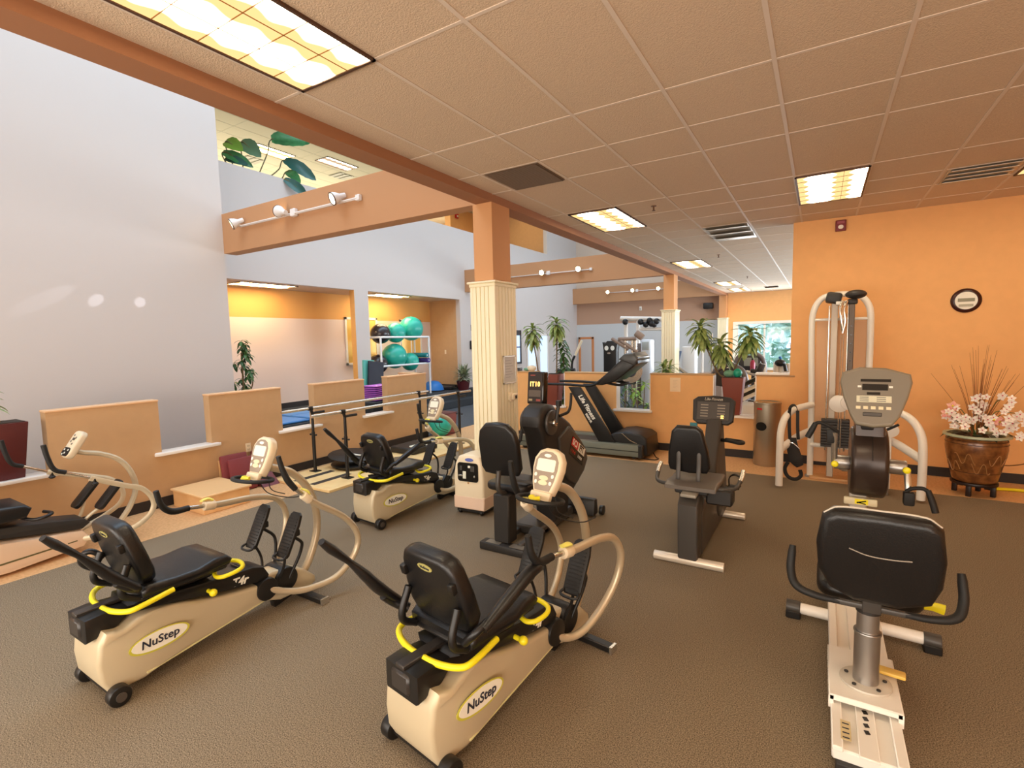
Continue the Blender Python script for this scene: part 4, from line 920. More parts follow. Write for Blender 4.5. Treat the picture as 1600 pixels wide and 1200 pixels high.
# ================================================================ older stepper cut by the left edge
def old_stepper():
    t = thing('recumbent_stepper', 'pinkish older recumbent stepper with flat-tube arms, cut by the left edge', 'exercise machine', (-5.78, .72, 0), 0)
    mb_ = mat('rose_beige_plastic', (226, 196, 168), .4); ft = mat('pale_flat_tube', (214, 198, 168), .35, metal=.2)
    s = MB().prism([(-.10, .03), (-.10, .33), (.10, .36), (.42, .285), (.72, .235), (1.0, .20), (1.05, .12), (1.0, .05), (.5, .02)], -.20, .20, 'X', bev=.02, wf=lambda y, z: 1-.35*max(0, (y-.3)/.7)); b = s.build('body_shroud', mb_, t)
    s = MB().prism([(.0, .085), (.95, .115), (.95, .125), (.0, .10)], -.203, .203, 'X', wf=lambda y, z: 1-.35*max(0, (y-.3)/.7)); s.build('body_trim', mat('dark_olive_line', (96, 88, 52), .5), b)
    s = MB().prism([(-.1, .34), (-.1, .43), (.3, .42), (.55, .385), (.8, .345), (1.02, .30), (1.06, .25), (1.0, .21), (.7, .26), (.4, .31)], -.13, .13, 'X', bev=.02); s.build('rail_cover', m_dkgrey, t)
    s = MB().prism([(.0, .46), (.0, .50), (.05, .56), (.25, .55), (.45, .575), (.62, .56), (.66, .52), (.62, .45), (.3, .43)], -.22, .22, 'X', bev=.03, seg=3); s.build('seat_cushion', m_vinyl, t)
    s = MB().tube([(.10, .60, .44), (.20, .66, .42), (.24, .72, .43), (.20, .78, .44), (.08, .76, .44)], .014); s.build('seat_lever', m_blk, t)
    s = MB().prism([(-.175, -.17), (-.2, .0), (-.15, .165), (-.10, .185), (.10, .185), (.150, .165), (.20, .0), (.175, -.17)], -.04, .045, 'Z', bev=.028, seg=3)
    s.xf(Matrix.Translation((0, .02, .74)) @ Matrix.Rotation(math.radians(16), 4, 'X') @ Matrix.Rotation(PI/2, 4, 'X')); s.build('backrest', m_vinyl, t)
    for sx in (1, -1):
        x = sx*.33
        dy = 0 if sx > 0 else -.10
        s = MB().tube([(sx*.12, 1.0, .12), (sx*.26, 1.18, .13), (x, 1.32, .16), (x, 1.46, .25), (x, 1.49, .36), (x, 1.41, .50), (x, 1.28, .565), (x, 1.02+dy, .70)], .022, n=8, flat=(.7, 1.1)); a = s.build('arm', ft, t)
        MB().cyl((x, 1.03+dy, .70), (x, .82+dy, .81), .012, n=12).build('arm_extension', m_chrome, a)
        MB().tube([(x, .86+dy, .79), (x, .79+dy, .83), (x, .755+dy, .93), (x, .735+dy, 1.05)], .019, n=12).build('hand_grip', m_grip, a)
        MB().cyl((x, 1.05+dy, .65), (x, 1.05+dy, .69), .016).ball((x, 1.05+dy, .645), .022, (1.2, 1.2, .7)).build('arm_knob', m_blk, a)
    s = MB().tube([(0, 1.05, .90), (0, 1.10, .88), (0, 1.22, .845), (0, 1.36, .76), (0, 1.45, .62), (0, 1.48, .45), (0, 1.42, .28), (0, 1.30, .12)], .03, n=8, flat=(1, .8)); s.build('console_post', ft, t)
    cm = frame((0, 1.03, .97), (1, 0, 0), (0, .13, .2))
    s = MB().prism(rrect(.17, .26, .055), -.04, .02, 'Z', bev=.018, seg=3).xf(cm); c = s.build('console', m_beige2, t)
    s = MB().prism(rrect(.14, .08, .03), .018, .024, 'Z').xf(cm @ Matrix.Translation((0, -.078, 0))); s.build('keypad', m_blk, c)
    for x, y in ((-.04, -.06), (.04, -.06), (0, -.09), (-.035, -.105)): ellipse(MB(), cm @ Matrix.Translation((x, y, .024)), .011, .009, .003, 12).build('key', m_lcd, c)
    for x, y in ((-.03, .08), (.03, .06), (-.03, .02), (.02, .0)): ellipse(MB(), cm @ Matrix.Translation((x, y, .02)), .012, .01, .003, 12).build('button', mat('grey_button', (120, 112, 98), .5), c)
    s = MB().bx(-.022, .022, -.012, .012, 0, .004).xf(cm @ Matrix.Translation((.0, .045, .02))); s.build('display', m_gunm, c)
    for sx, dy in ((1, .04), (-1, -.06)):
        x = sx*.12
        s = MB().prism(rrect(.145, .30, .045), -.015, .02, 'Z', bev=.008).xf(frame((x, 1.18+dy, .47), (1, 0, 0), (0, .22, .26))); p = s.build('pedal', m_blk, t)
        MB().tube([(x*.9, 1.16+dy, .40), (x*.7, 1.06, .30), (x*.5, 1.0, .22)], .014).build('pedal_strut', ft, p)
    s = MB().bx(-.28, .28, 1.28, 1.34, 0, .05, .006); s.build('front_foot', m_blk, t)
    s = MB().bx(-.24, .24, -.02, .05, 0, .05, .006); s.build('rear_foot', m_blk, t)
old_stepper()

# ================================================================ parallel bars on their wooden base
t = thing('parallel_bars', 'steel parallel walking bars on black posts over a pale wooden base', 'parallel bars', (-5.72, 5.6, 0))
m_ply = mat('birch_board', (246, 206, 142), .4, rgb2=(252, 220, 160), vscale=6); m_strip = mat('anti_slip_strip', (58, 50, 44), .9)
bd = MB(); bd.bx(-6.22, -5.10, 3.95, 7.35, 0, .035, .004); base = wp(bd, 'wooden_base', m_ply, t)
for x in (-5.86, -5.52): MB().bx(x-.05, x+.05, 4.02, 4.62, .035, .037).build('anti_slip_strip', m_strip, base)
m_satin = mat('satin_steel_bar', (214, 206, 192), .25, metal=.8)
for x, y0, y1 in ((-6.07, 4.02, 6.95), (-5.36, 3.95, 7.28)):
    wp(MB().cyl((x, y0, .935), (x, y1, .935), .0205, n=16, bev=.004), 'hand_bar', m_satin, t)
for x, y in ((-6.07, 4.49), (-5.36, 4.46), (-6.07, 6.72), (-5.36, 6.93)):
    s = MB().cyl((x, y, .04), (x, y, .60), .024, n=16).cyl((x, y, .60), (x, y, .86), .019, n=16).bx(x-.07, x+.07, y-.05, y+.05, .035, .046); p = wp(s, 'post', m_blk, t)
    s = MB().tube([(x, y, .85), (x, y+.02, .865), (x, y+.20, .865)], .018).cyl((x, y, .865), (x, y-.02, .93), .02).box((x, y-.03, .935), (.05, .07, .055), bev=.008); s.build('bar_bracket', m_blk, p)
    s = MB()
    s.cyl((x-.06, y, .56), (x+.06, y, .56), .007).ball((x-.06, y, .56), .014).ball((x+.06, y, .56), .014); s.build('height_knob', m_blk, p)
# things kept by the bars
t = thing('round_trampoline', 'black round mini trampoline lying between the parallel bars', 'mini trampoline', (-5.80, 4.98, .036))
s = MB().lathe([(0, .004), (.30, .004), (.34, .03), (.345, .05), (.30, .062), (0, .06)], n=40); s.build('lower_disc', m_blk, t)
s = MB().lathe([(0, .0), (.33, .0), (.345, .012), (.33, .024), (0, .022)], n=40).xf(Matrix.Translation((-.06, .0, .14)) @ Matrix.Rotation(math.radians(6), 4, 'Y')); s.build('upper_disc', m_dkgrey, t)
s = MB().cyl((-.05, 0, .05), (-.05, 0, .145), .12, n=28); s.build('spring_core', m_blk, t)
MB().bx(-.08, .12, -.02, .02, .160, .168).xf(Matrix.Rotation(math.radians(0), 4, 'Y')).build('paper_strip', m_whitep, t)
t = thing('floor_scale', 'black floor scale with a white display bar behind the farthest stepper', 'scale', (-5.72, 6.15, .036))
s = MB().bx(-.26, .26, -.30, .30, .0, .10, .02); s.build('scale_body', m_dkgrey, t)
s = MB().box((.18, 0, .11), (.11, .50, .02), (0, .25, 0), bev=.004); s.build('scale_display', m_lcd, t)

# wooden step box and maroon folding mats against the left half wall
o = MB().bx(-.33, .33, -.30, .30, 0, .015).build  # (lid built below)
t = thing('step_box', 'plain wooden step box on the cork floor by the left half wall', 'step box', (-6.0, 3.03, 0), math.radians(0))
m_box = mat('maple_plywood', (228, 176, 116), .45, rgb2=(236, 190, 134), vscale=5)
s = MB().bx(-.33, .33, -.26, .26, 0, .185, .004); s.build('box_body', m_box, t)
s = MB().bx(-.35, .35, -.28, .28, .185, .21, .006); s.build('box_top', mat('maple_top', (240, 196, 140), .4), t)
m_mar = mat('maroon_vinyl', (128, 52, 56), .5, bump=.3, bscale=120)
t = thing('folding_mat', 'maroon folded exercise mat leaning on the left half wall', 'mat', (-6.30, 3.50, 0))
s = MB().box((.02, -.02, .235), (.055, .34, .47), (0, -.18, 0), bev=.02); s.build('mat_panel', m_mar, t)
s = MB().box((.085, .03, .21), (.05, .32, .42), (0, -.22, 0), bev=.02); s.build('mat_panel', m_mar, t)
t = thing('exercise_wedge', 'dark maroon wedge cushion beside the folded mat, behind the stepper console', 'cushion', (-6.30, 3.84, 0))
s = MB().box((-.02, .02, .225), (.06, .24, .45), (0, -.18, 0), bev=.02); s.build('wedge_cover', mat('dark_maroon_vinyl', (110, 36, 40), .5), t)
s = MB().prism([(-.05, 0), (.22, 0), (-.05, .22)], -.13, .11, 'Y', bev=.01); s.build('wedge_base', MATS['dark_maroon_vinyl'], t)
t = thing('plywood_board', 'thin wooden board leaning on the wall behind the maroon mat', 'board', (-6.375, 3.37, 0))
MB().box((-.01, 0, .20), (.018, .07, .40), (0, -.06, 0), bev=.002).build('board_face', m_box, t)
def outlet(c, nrm, label):
    o = MB()
    if nrm == 'X': o.bx(c[0], c[0]+.006, c[1]-.036, c[1]+.036, c[2]-.058, c[2]+.058, .003)
    else: o.bx(c[0]-.036, c[0]+.036, c[1]-.006, c[1], c[2]-.058, c[2]+.058, .003)
    o = o.build('wall_outlet', mat('ivory_plate', (236, 214, 176), .4)); tag(o, label, 'outlet'); 
    for dz in (-.022, .022):
        s = MB()
        for d in (-.008, .008):
            if nrm == 'X': s.bx(c[0]+.006, c[0]+.0075, c[1]+d-.002, c[1]+d+.002, c[2]+dz-.007, c[2]+dz+.007)
            else: s.bx(c[0]+d-.002, c[0]+d+.002, c[1]-.0075, c[1]-.006, c[2]+dz-.007, c[2]+dz+.007)
        s.build('socket', m_screen, o)
outlet((-6.42, 3.745, .49), 'X', 'ivory wall outlet on the left half wall above the maroon mats')
outlet((-3.165, 8.08, .53), 'Y', 'ivory wall outlet on the orange half wall behind the treadmill')

# ---------------------------------------------------------------- oxygen concentrator
t = thing('oxygen_concentrator', 'cream wheeled oxygen concentrator by the column base', 'medical device', (-3.12, 4.28, 0), math.radians(4))
m_oxy = mat('ivory_plastic', (240, 222, 190), .4)
s = MB().prism([(-.185, .06), (-.185, .40), (-.165, .54), (-.12, .62), (-.04, .645), (.06, .645), (.13, .62), (.17, .54), (.185, .40), (.185, .06)], -.14, .13, 'Y', bev=.03, seg=3); b = s.build('cabinet', m_oxy, t)
s = MB().bx(-.188, .188, -.143, .133, .06, .20, .01); s.build('lower_cabinet', mat('rose_ivory_plastic', (236, 204, 178), .45), b)
s = MB().bx(-.17, .17, -.12, .12, .02, .065, .01); s.build('base', m_blk, t)
for x in (-.13, .13):
    for y in (-.10, .10): MB().cyl((x-.015, y, .028), (x+.015, y, .028), .028, n=16, bev=.004).build('caster', m_blk, t)
s = MB().prism(rrect(.25, .20, .03), -.148, -.138, 'Y').xf(Matrix.Translation((0, 0, .46))); cp = s.build('control_recess', m_screen, t)
for x, z, w_, h_, mm in ((-.04, .43, .04, .08, m_lcd), (-.08, .50, .03, .05, m_gunm), (.06, .50, .05, .06, m_gunm), (.02, .52, .03, .025, m_whitep), (.08, .42, .022, .022, m_silv), (-.09, .42, .05, .02, m_silv)):
    MB().bx(x-w_/2, x+w_/2, -.154, -.147, z-h_/2, z+h_/2, .003).build('control', mm, cp)
ellipse(MB(), frame((.02, -.143, .592), (1, 0, 0), (0, .35, 1)), .05, .018, .004).build('blue_badge', mat('blue_badge', (84, 96, 170), .4), t)
MB().cyl((0, -.141, .345), (0, -.146, .345), .01, n=10).build('latch', mat('amber_latch', (190, 140, 80), .4), t)

# ---------------------------------------------------------------- steel trash can
t = thing('trash_can', 'brushed steel cylindrical trash can with an oval opening by the orange wall', 'trash can', (-.61, 7.80, 0))
m_steel = mat('brushed_steel', (178, 166, 146), .32, metal=.85, bump=.1, bscale=80)
s = MB().lathe([(0, 0), (.168, 0), (.172, .01), (.172, .86), (.178, .865), (.178, .885), (.165, .89), (.15, .875), (0, .87)], n=40); s.build('can_body', m_steel, t)
s = MB().lathe([(0, .87), (.08, .872), (.10, .88), (.12, .878), (.125, .868)], n=32); s.build('lid_bowl', m_chrome, t)
fr = frame((-.06, -.165, .56), (1, -.36, 0), (0, 0, 1)); ellipse(MB(), fr, .072, .06, .004).build('opening', m_screen, t)
fr = frame((-.085, -.152, .80), (.9, -.45, 0), (0, 0, 1)); MB().box((0, 0, 0), (.07, .025, .003)).xf(fr).build('red_sticker', m_red, t)

# ---------------------------------------------------------------- wall items
o = MB().lathe([(0, .0), (.14, .0), (.145, .012), (.13, .03), (.112, .034), (.105, .022)], n=44).xf(Matrix.Translation((1.478, 8.08, 2.178)) @ Matrix.Rotation(PI/2, 4, 'X')).build('wall_clock', mat('dark_walnut', (58, 22, 18), .3)); tag(o, 'round wall clock with dark brown rim and small digital display', 'clock')
MB().lathe([(0, .018), (.108, .018), (.108, .022), (0, .022)], n=40).xf(Matrix.Translation((1.478, 8.08, 2.178)) @ Matrix.Rotation(PI/2, 4, 'X')).build('clock_face', m_whitep, o)
MB().bx(1.40, 1.555, 8.052, 8.058, 2.165, 2.205, .002).build('display', mat('grey_lcd', (138, 136, 112), .3), o)
MB().bx(1.41, 1.545, 8.053, 8.058, 2.105, 2.135, .002).build('lower_display', mat('grey_lcd_pale', (176, 172, 150), .3), o)
o = MB().bx(.125, .245, 8.035, 8.08, 3.16, 3.30, .006).build('fire_strobe', mat('alarm_red', (120, 24, 34), .4)); tag(o, 'dark red fire alarm strobe high on the orange wall', 'fire alarm')
ellipse(MB(), frame((.185, 8.034, 3.21), (1, 0, 0), (0, 0, 1)), .03, .026, .01).build('strobe_lens', m_whitep, o)
MB().bx(.145, .225, 8.031, 8.035, 3.255, 3.285).build('strobe_plate', mat('alarm_plate', (160, 80, 90), .4), o)
o = MB().bx(-2.022, -1.86, 8.074, 8.08, .955, 1.175).build('paper_notice', mat('buff_paper', (246, 214, 172), .7)); tag(o, 'sheet of paper taped on the orange half wall', 'notice')
s = MB()
for i in range(6): s.bx(-1.975, -1.975+[.07, .05, .06, .05, .07, .04][i], 8.0725, 8.074, 1.13-.022*i, 1.134-.022*i)
s.bx(-1.99, -1.90, 8.0725, 8.074, .975, .978); s.build('faint_print', mat('faint_print', (222, 190, 150), .7), o)
# notice frame and thermostat on the near column
o = MB()
X0 = -2.915
for a in ((4.555, 4.575, 1.35, 1.66), (4.785, 4.805, 1.35, 1.66), (4.555, 4.805, 1.35, 1.37), (4.555, 4.805, 1.64, 1.66)): o.bx(X0, X0+.018, a[0], a[1], a[2], a[3], .004)
o = o.build('notice_frame', mat('silver_frame', (206, 196, 178), .35, metal=.4)); tag(o, 'silver framed notice on the beadboard column', 'frame')
MB().bx(X0, X0+.008, 4.57, 4.79, 1.365, 1.645).build('notice_sheet', mat('grey_paper', (206, 204, 200), .6), o)
s = MB()
for i in range(7): s.bx(X0+.008, X0+.009, 4.60, 4.70+.03*(i % 3), 1.60-.03*i, 1.606-.03*i)
s.build('sheet_print', mat('grey_print', (170, 168, 166), .6), o)
t = thing('thermostat', 'round ivory thermostat on the beadboard column under the framed notice', 'thermostat', (X0, 4.70, 1.20))
MB().lathe([(0, 0), (.05, 0), (.05, .018), (.04, .026), (0, .026)], n=28).xf(Matrix.Rotation(PI/2, 4, 'Y')).build('dial_base', m_oxy, t)
MB().bx(.0, .045, -.01, .10, -.035, .035, .01).build('sensor_box', m_oxy, t); MB().bx(.045, .048, .03, .07, -.02, .015).build('sensor_window', m_screen, t)

# ---------------------------------------------------------------- track lights on the crossbeams
m_trk = mat('white_track', (238, 232, 228), .35); m_bulb = mat('lit_bulb', (255, 236, 190), .5, emit=9)
def track(y, z, xs, label, big=True, spots=True, facing=-1):
    x0, x1 = xs[0], xs[-1]
    t = thing('track_light', label, 'track light', ((x0+x1)/2, y, z), group=None)
    s = MB().bx(x0-.02, x1+.30, y-.03, y-.008, z-.012, z+.012, .004).bx(x0-.02, x1+.30, y-.055, y-.04, z-.008, z+.008, .003).bx(x1+.26, x1+.33, y-.05, y, z-.03, z+.04, .006).bx((x0+x1)/2+.10, (x0+x1)/2+.20, y-.06, y, z-.04, z+.06, .008)
    wp(s, 'track_rail', m_trk, t)
    aims = [Vector((-.45, -.8, -.45)), Vector((-.75, .05, .18)), Vector((-.30, -.85, -.40))] if big else [Vector((.15, -1, -.25))]*3
    for i, x in enumerate(xs):
        d = aims[i].normalized(); c = Vector((x, y-.12, z+.03)); R = d.to_track_quat('Z', 'Y').to_matrix().to_4x4(); R.translation = c
        s = MB().lathe([(.0, -.13), (.03, -.13), (.035, -.06), (.06, -.02), (.075, .02), (.078, .05), (.07, .05), (.066, .02), (0, .0)], n=24).xf(R); s.cyl(c-Vector((0, 0, 0)), (x+.03, y-.04, z), .012, n=10)
        h = wp(s, 'lamp_head', m_trk, t)
        MB().lathe([(.066, .044), (.080, .044), (.082, .056), (.066, .056)], n=24).xf(R).build('lamp_rim', mat('brown_rim', (90, 60, 50), .4), h)
        MB().lathe([(0, .030), (.055, .034), (.064, .046)], n=24).xf(R).build('bulb', m_bulb, h)
track(4.46, 3.60, (-7.39, -6.29, -5.17), 'three-head white track light on the nearest crossbeam')
track(12.09, 3.56, (-7.42, -6.35, -5.30), 'glowing three-head track light on the second crossbeam beyond the column', big=False)
track(19.69, 3.64, (-7.39, -6.37, -5.36), 'glowing three-head track light on the farthest crossbeam', big=False)
for x, ty, pw in ((-7.39, 2.30, 60), (-6.29, 2.78, 100), (-5.17, 3.27, 150)):
    l = lamp('track_spot', 'SPOT', (x, 4.22, 3.60), pw, (.80, .86, 1), (-7.95, ty, 2.455), spot_size=math.radians({2.30: 4.6, 2.78: 3.3, 3.27: 2.5}[ty]), spot_blend=.35, shadow_soft_size=.01)

# ---------------------------------------------------------------- studio: blue mats, ball rack, balls, aerobic steps
s = MB().bx(-8.8, -7.9, 4.5, 7.6, 0, .42, .012); o = struct('floor', s, MATS['dark_step_carpet'])
mt = mat('blue_mat', (74, 140, 206), .5, bump=.2, bscale=20)
for i, (y0, lb) in enumerate(((4.75, 'blue exercise mat on the raised floor behind the left half wall, its nearer one'), (5.95, 'blue exercise mat on the raised floor behind the left half wall, farther one'))):
    t = thing('exercise_mat', lb, 'mat', (-8.7, y0+.55, .42), group='blue mats on the raised studio floor')
    MB().bx(-.72, .72, -.55, .55, 0, .05, .018).build('mat_pad', mt, t)
    MB().bx(-.01, .01, -.54, .54, .045, .052, .003).build('mat_seam', mat('mat_seam_blue', (44, 96, 160), .5), t)
t = thing('ball_rack', 'white pipe rack holding exercise balls in the right studio opening', 'rack', (-9.3, 9.63, .42))
s = MB(); X1, X2, Y1, Y2 = -9.10, -9.62, 8.76, 10.52
for x in (X1, X2):
    for y in (Y1, Y2): s.cyl((x, y, .42), (x, y, 1.97), .026, n=12)
for z in (1.25, 1.96):
    for x in (X1, X2): s.cyl((x, Y1, z), (x, Y2, z), .026, n=12)
    for y in (Y1, Y2): s.cyl((X1, y, z), (X2, y, z), .026, n=12)
wp(s, 'pipe_frame', mat('white_pipe', (240, 240, 240), .3), t)
m_teal = mat('teal_ball', (40, 176, 158), .3, spec=.6); m_bball = mat('black_ball', (44, 36, 40), .25, spec=.7); m_bluec = mat('blue_ball', (36, 120, 200), .35)
def ball(y, z, r, m_, lb, x=-9.36, grp='exercise balls on the white rack'):
    o = MB().ball((0, 0, 0), r, n=36).build('exercise_ball', m_, None, smooth=180, loc=(x, y, z)); tag(o, lb, 'exercise ball', grp)
    MB().cyl((0, 0, r-.004), (0, 0, r+.006), .012, n=12).build('valve_plug', m_whitep, o).location = (0, 0, 0)
def rz_(r, zp): return zp+math.sqrt((r+.026)**2-.26**2)
for y, r, zp, m_, lb in ((9.02, .25, 1.96, m_bball, 'black exercise ball on the top of the rack, at its left'), (9.54, .26, 1.96, m_teal, 'teal exercise ball in the middle of the rack top'), (10.13, .32, 1.96, m_teal, 'largest teal exercise ball on the right end of the rack top'),
        (8.90, .24, 1.25, m_bball, 'black exercise ball on the lower shelf of the rack'), (9.47, .32, 1.25, m_teal, 'large teal exercise ball on the lower shelf of the rack'), (10.04, .24, 1.25, m_teal, 'smaller teal exercise ball on the lower shelf, next to the rolled mats')):
    ball(y, rz_(r, zp), r, m_, lb)
q = at(688, 664, Z=.22)
ball(q.y, .221, .22, m_teal, 'teal exercise ball on the floor past the end of the left half wall', x=q.x, grp='exercise balls on the floor')
for y, z, m_, lb in ((10.36, 1.47, mat('teal_mat', (30, 132, 140), .6), 'rolled teal mat on top of the mat rolls at the right of the rack'), (10.42, 1.33, mat('purple_mat', (70, 50, 130), .6), 'rolled purple mat on the lower shelf at the right of the rack')):
    o = MB().tube([(x_, 0, 0) for x_ in (-.24, 0, .30)], .065, n=18, k=2).build('rolled_mat', m_, None, loc=(-9.33, y, z)); tag(o, lb, 'mat', 'rolled mats on the rack')
    MB().cyl((.296, 0, 0), (.304, 0, 0), .022, n=12).build('roll_core', m_screen, o)
# two panels leaning, stack of purple steps
t = thing('gym_panel', 'tall teal edged black panel leaning beside the purple step stack', 'panel', (-8.15, 7.45, 0))
s = MB().box((-.03, .03, .735), (.05, .30, 1.47), (-.06, -.04, 0), bev=.012); s.build('teal_mat_panel', mat('teal_panel', (84, 176, 164), .5), t)
s = MB().box((.04, .14, .72), (.05, .42, 1.43), (-.12, -.04, 0), bev=.012); s.build('black_mat_panel', mat('navy_black_mat', (34, 38, 52), .6), t)
m_pur = mat('purple_step', (206, 116, 226), .4); m_pur2 = mat('violet_step', (104, 40, 150), .4)
struct('studio_shelf', MB().bx(-7.55, -6.95, 6.45, 7.16, 0, .735, .01), MATS['dark_step_carpet'])
for i in range(8):
    z = .737+.036*i
    t = thing('aerobic_step', 'purple aerobic step platform in the stack behind the half wall, %s' % ['lowest of the stack', 'second from the bottom', 'third from the bottom', 'fourth from the bottom', 'fourth from the top', 'third from the top', 'second from the top', 'topmost of the stack'][i], 'step platform', (-7.22, 6.82, z), group='purple step platforms in the stack')
    MB().box((0, 0, .026), (.36, .46, .018), bev=.008).build('step_top', m_pur, t); MB().box((0, 0, .009), (.30, .40, .018), bev=.002).build('step_skirt', m_pur2, t)
# framed mirrors on the studio back wall
m_mir = mat('mirror', (230, 230, 230), .03, metal=1)
for y0, y1, z0, z1, lb in ((8.58, 9.66, 1.28, 2.49, 'white framed mirror on the studio wall behind the white pillar'), (10.50, 11.40, 1.3, 2.47, 'white framed mirror on the studio wall behind the ball rack')):
    s = MB(); X0 = -10.15
    for a in ((y0, y0+.06, z0, z1), (y1-.06, y1, z0, z1), (y0, y1, z0, z0+.06), (y0, y1, z1-.06, z1), ((y0+y1)/2-.02, (y0+y1)/2+.02, z0, z1)): s.bx(X0, X0+.03, a[0], a[1], a[2], a[3], .004)
    o = s.build('wall_mirror', mat('white_frame', (240, 234, 224), .4)); tag(o, lb, 'mirror'); MB().bx(X0, X0+.012, y0+.05, y1-.05, z0+.05, z1-.05).build('glass_pane', mat('amber_mirror_reflection', (250, 200, 110), .25, metal=.2), o)  # orange reflection painted onto the mirror panes as a flat colour
o = MB().bx(-9.62, -9.56, 11.826, 11.83, 1.45, 1.57, .001).build('light_switch', m_oxy); tag(o, 'white light switch on the tan side wall of the studio', 'switch')
t = thing('balance_trainer', 'blue half ball balance trainer on the studio floor beside the rack', 'balance trainer', (-9.45, 11.05, .42))
MB().lathe([(.30, .0), (.31, .02), (.30, .05), (.26, .16), (.17, .26), (.08, .29), (0, .295)], n=32).build('dome', m_bluec, t); MB().cyl((0, 0, 0), (0, 0, .03), .32, n=32, bev=.006).build('platform', m_blk, t)
t = thing('folded_mat_stack', 'dark folded mats lying on the studio floor by its right wall', 'mat', (-9.5, 11.55, .42)); MB().box((0, 0, .03), (.8, .35, .05), bev=.015).build('lower_mat', m_blk, t); MB().box((.03, 0, .075), (.6, .3, .035), (0, 0, .15), bev=.01).build('upper_mat', m_gunm, t)
# maroon box near the end of the half wall
t = thing('storage_bin', 'maroon tapered bin at the far end of the left half wall', 'bin', (-6.30, 7.66, 0)); MB().box((0, 0, .21), (.30, .30, .42), bev=.01, taper=(1.2, 1.2)).build('bin_body', mat('maroon_bin', (132, 60, 52), .5), t); MB().box((0, 0, .425), (.37, .37, .02), bev=.005).build('bin_rim', mat('dark_maroon_rim', (96, 40, 38), .5), t)
# marks on the hall wall
o = MB().bx(-9.0, -8.995, 12.34, 12.37, 2.13, 2.30).build('wall_sign', m_ink); tag(o, 'small dark upright sign on the white hall wall', 'sign')
MB().bx(-9.0, -8.996, 12.46, 12.53, 2.20, 2.26, .001).build('sign_mark', mat('pale_blue_mark', (150, 160, 200), .5), o)
t = thing('wall_phone', 'black handset hanging on the white hall wall beside the column', 'phone', (-9.0, 12.32, 1.70)); MB().box((.03, 0, 0), (.05, .13, .26), bev=.015).build('phone_body', m_blk, t); MB().tube([(.06, .07, .08), (.10, .10, .0), (.06, .07, -.10)], .025).build('handset', m_blk, t)
# ================================================================ plants
def leaf(mb, p, d, L, w, droop, n=6, fold=.25, up=Vector((0, 0, 1))):
    """arching strap leaf: starts at p heading d, bends down"""
    d = Vector(d).normalized(); side = d.cross(up)
    if side.length < 1e-3: side = Vector((1, 0, 0))
    side.normalize(); pos = Vector(p); rows = []
    for i in range(n+1):
        t = i/n; ww = w*math.sin(PI*min(1, .10+t*.9))**.8*.5+.0008
        nn = side.cross(d).normalized()
        rows.append((mb.bm.verts.new(pos-side*ww), mb.bm.verts.new(pos-nn*ww*fold), mb.bm.verts.new(pos+side*ww)))
        d = (d+Vector((0, 0, -droop/n))).normalized(); pos = pos+d*L/n
    for a, b in zip(rows, rows[1:]):
        mb.bm.faces.new((a[0], a[1], b[1], b[0])); mb.bm.faces.new((a[1], a[2], b[2], b[1]))
def rosette(mb, c, n, L, w, droop, rn, el=(-10, 80)):
    for i in range(n):
        a = i*2.399+rn.uniform(-.2, .2); e = math.radians(el[0]+(el[1]-el[0])*(i/n)+rn.uniform(-8, 8))
        leaf(mb, Vector(c)+Vector((0, 0, .004*i)), (math.cos(a)*math.cos(e), math.sin(a)*math.cos(e), math.sin(e)), L*rn.uniform(.8, 1.1), w*rn.uniform(.85, 1.1), droop*rn.uniform(.8, 1.2))
m_leaf = mat('dracaena_leaf', (100, 128, 62), .45, rgb2=(176, 190, 116), vscale=9)
m_leafd = mat('dark_leaf', (40, 74, 40), .45, rgb2=(84, 120, 60), vscale=12)
m_leafb = mat('bright_leaf', (110, 160, 50), .45, rgb2=(160, 190, 80), vscale=10)
m_stem = mat('plant_stem', (112, 92, 60), .8)
m_rust = mat('rust_planter', (128, 58, 40), .55, bump=.2, bscale=60)
m_soil = mat('soil', (58, 44, 34), .95, bump=1, bscale=60)
def square_planter(t, w0, w1, h, m_):
    s = MB().box((0, 0, h/2), (w0, w0, h), bev=.006, taper=(w1/w0, w1/w0)); p = s.build('planter', m_, t)
    MB().bx(-w1*.44, w1*.44, -w1*.44, w1*.44, h+.0, h+.006).build('soil', m_soil, t); return p
def dracaena(name, label, loc, w0, w1, h, m_p, stems, seed, L=.30, w=.035, n=26, lm=None, droop=2.0):
    rn = random.Random(seed); t = thing(name, label, 'plant', loc); square_planter(t, w0, w1, h, m_p)
    for st in stems:
        st = [Vector(p) for p in st]
        MB().tube([(st[0].x*.3, st[0].y*.3, h-.02)]+st, [.012]*(len(st)+1), n=8, k=4).build('stem', m_stem, t)
        f = MB(); rosette(f, st[-1], n, L, w, droop, rn, (-25, 58))
        if len(st) > 1:
            d = (st[-1]-st[-2]).normalized()
            for k in range(2): rosette(f, st[-1]-d*(.06+.07*k), n//3, L*.95, w, droop*1.2, rn, (-35, 20))
        f.build('foliage', lm or m_leaf, t, smooth=60)
    return t
# planter on the sill of the left gap in the far half wall
c = Vector((-4.12, 8.16, .636))
def rel(px, py, Y): p = at(px, py, Y=Y); return p-c
dracaena('potted_dracaena', 'tall dracaena with two leafy heads in a rust planter behind the treadmill handrail', c, .20, .29, .56, m_rust,
         [[rel(846, 592, 8.2), rel(838, 560, 8.2), rel(832, 522, 8.2)], [rel(869, 590, 8.25), rel(870, 545, 8.25), rel(870, 512, 8.25)]], 3, L=.28, w=.065, n=32, droop=1.5)
f = MB(); rn = random.Random(5)
for k in range(8): rosette(f, Vector((.08, .05, .58+.09*k)), 6, .24, .06, 1.6, rn, (0, 50))
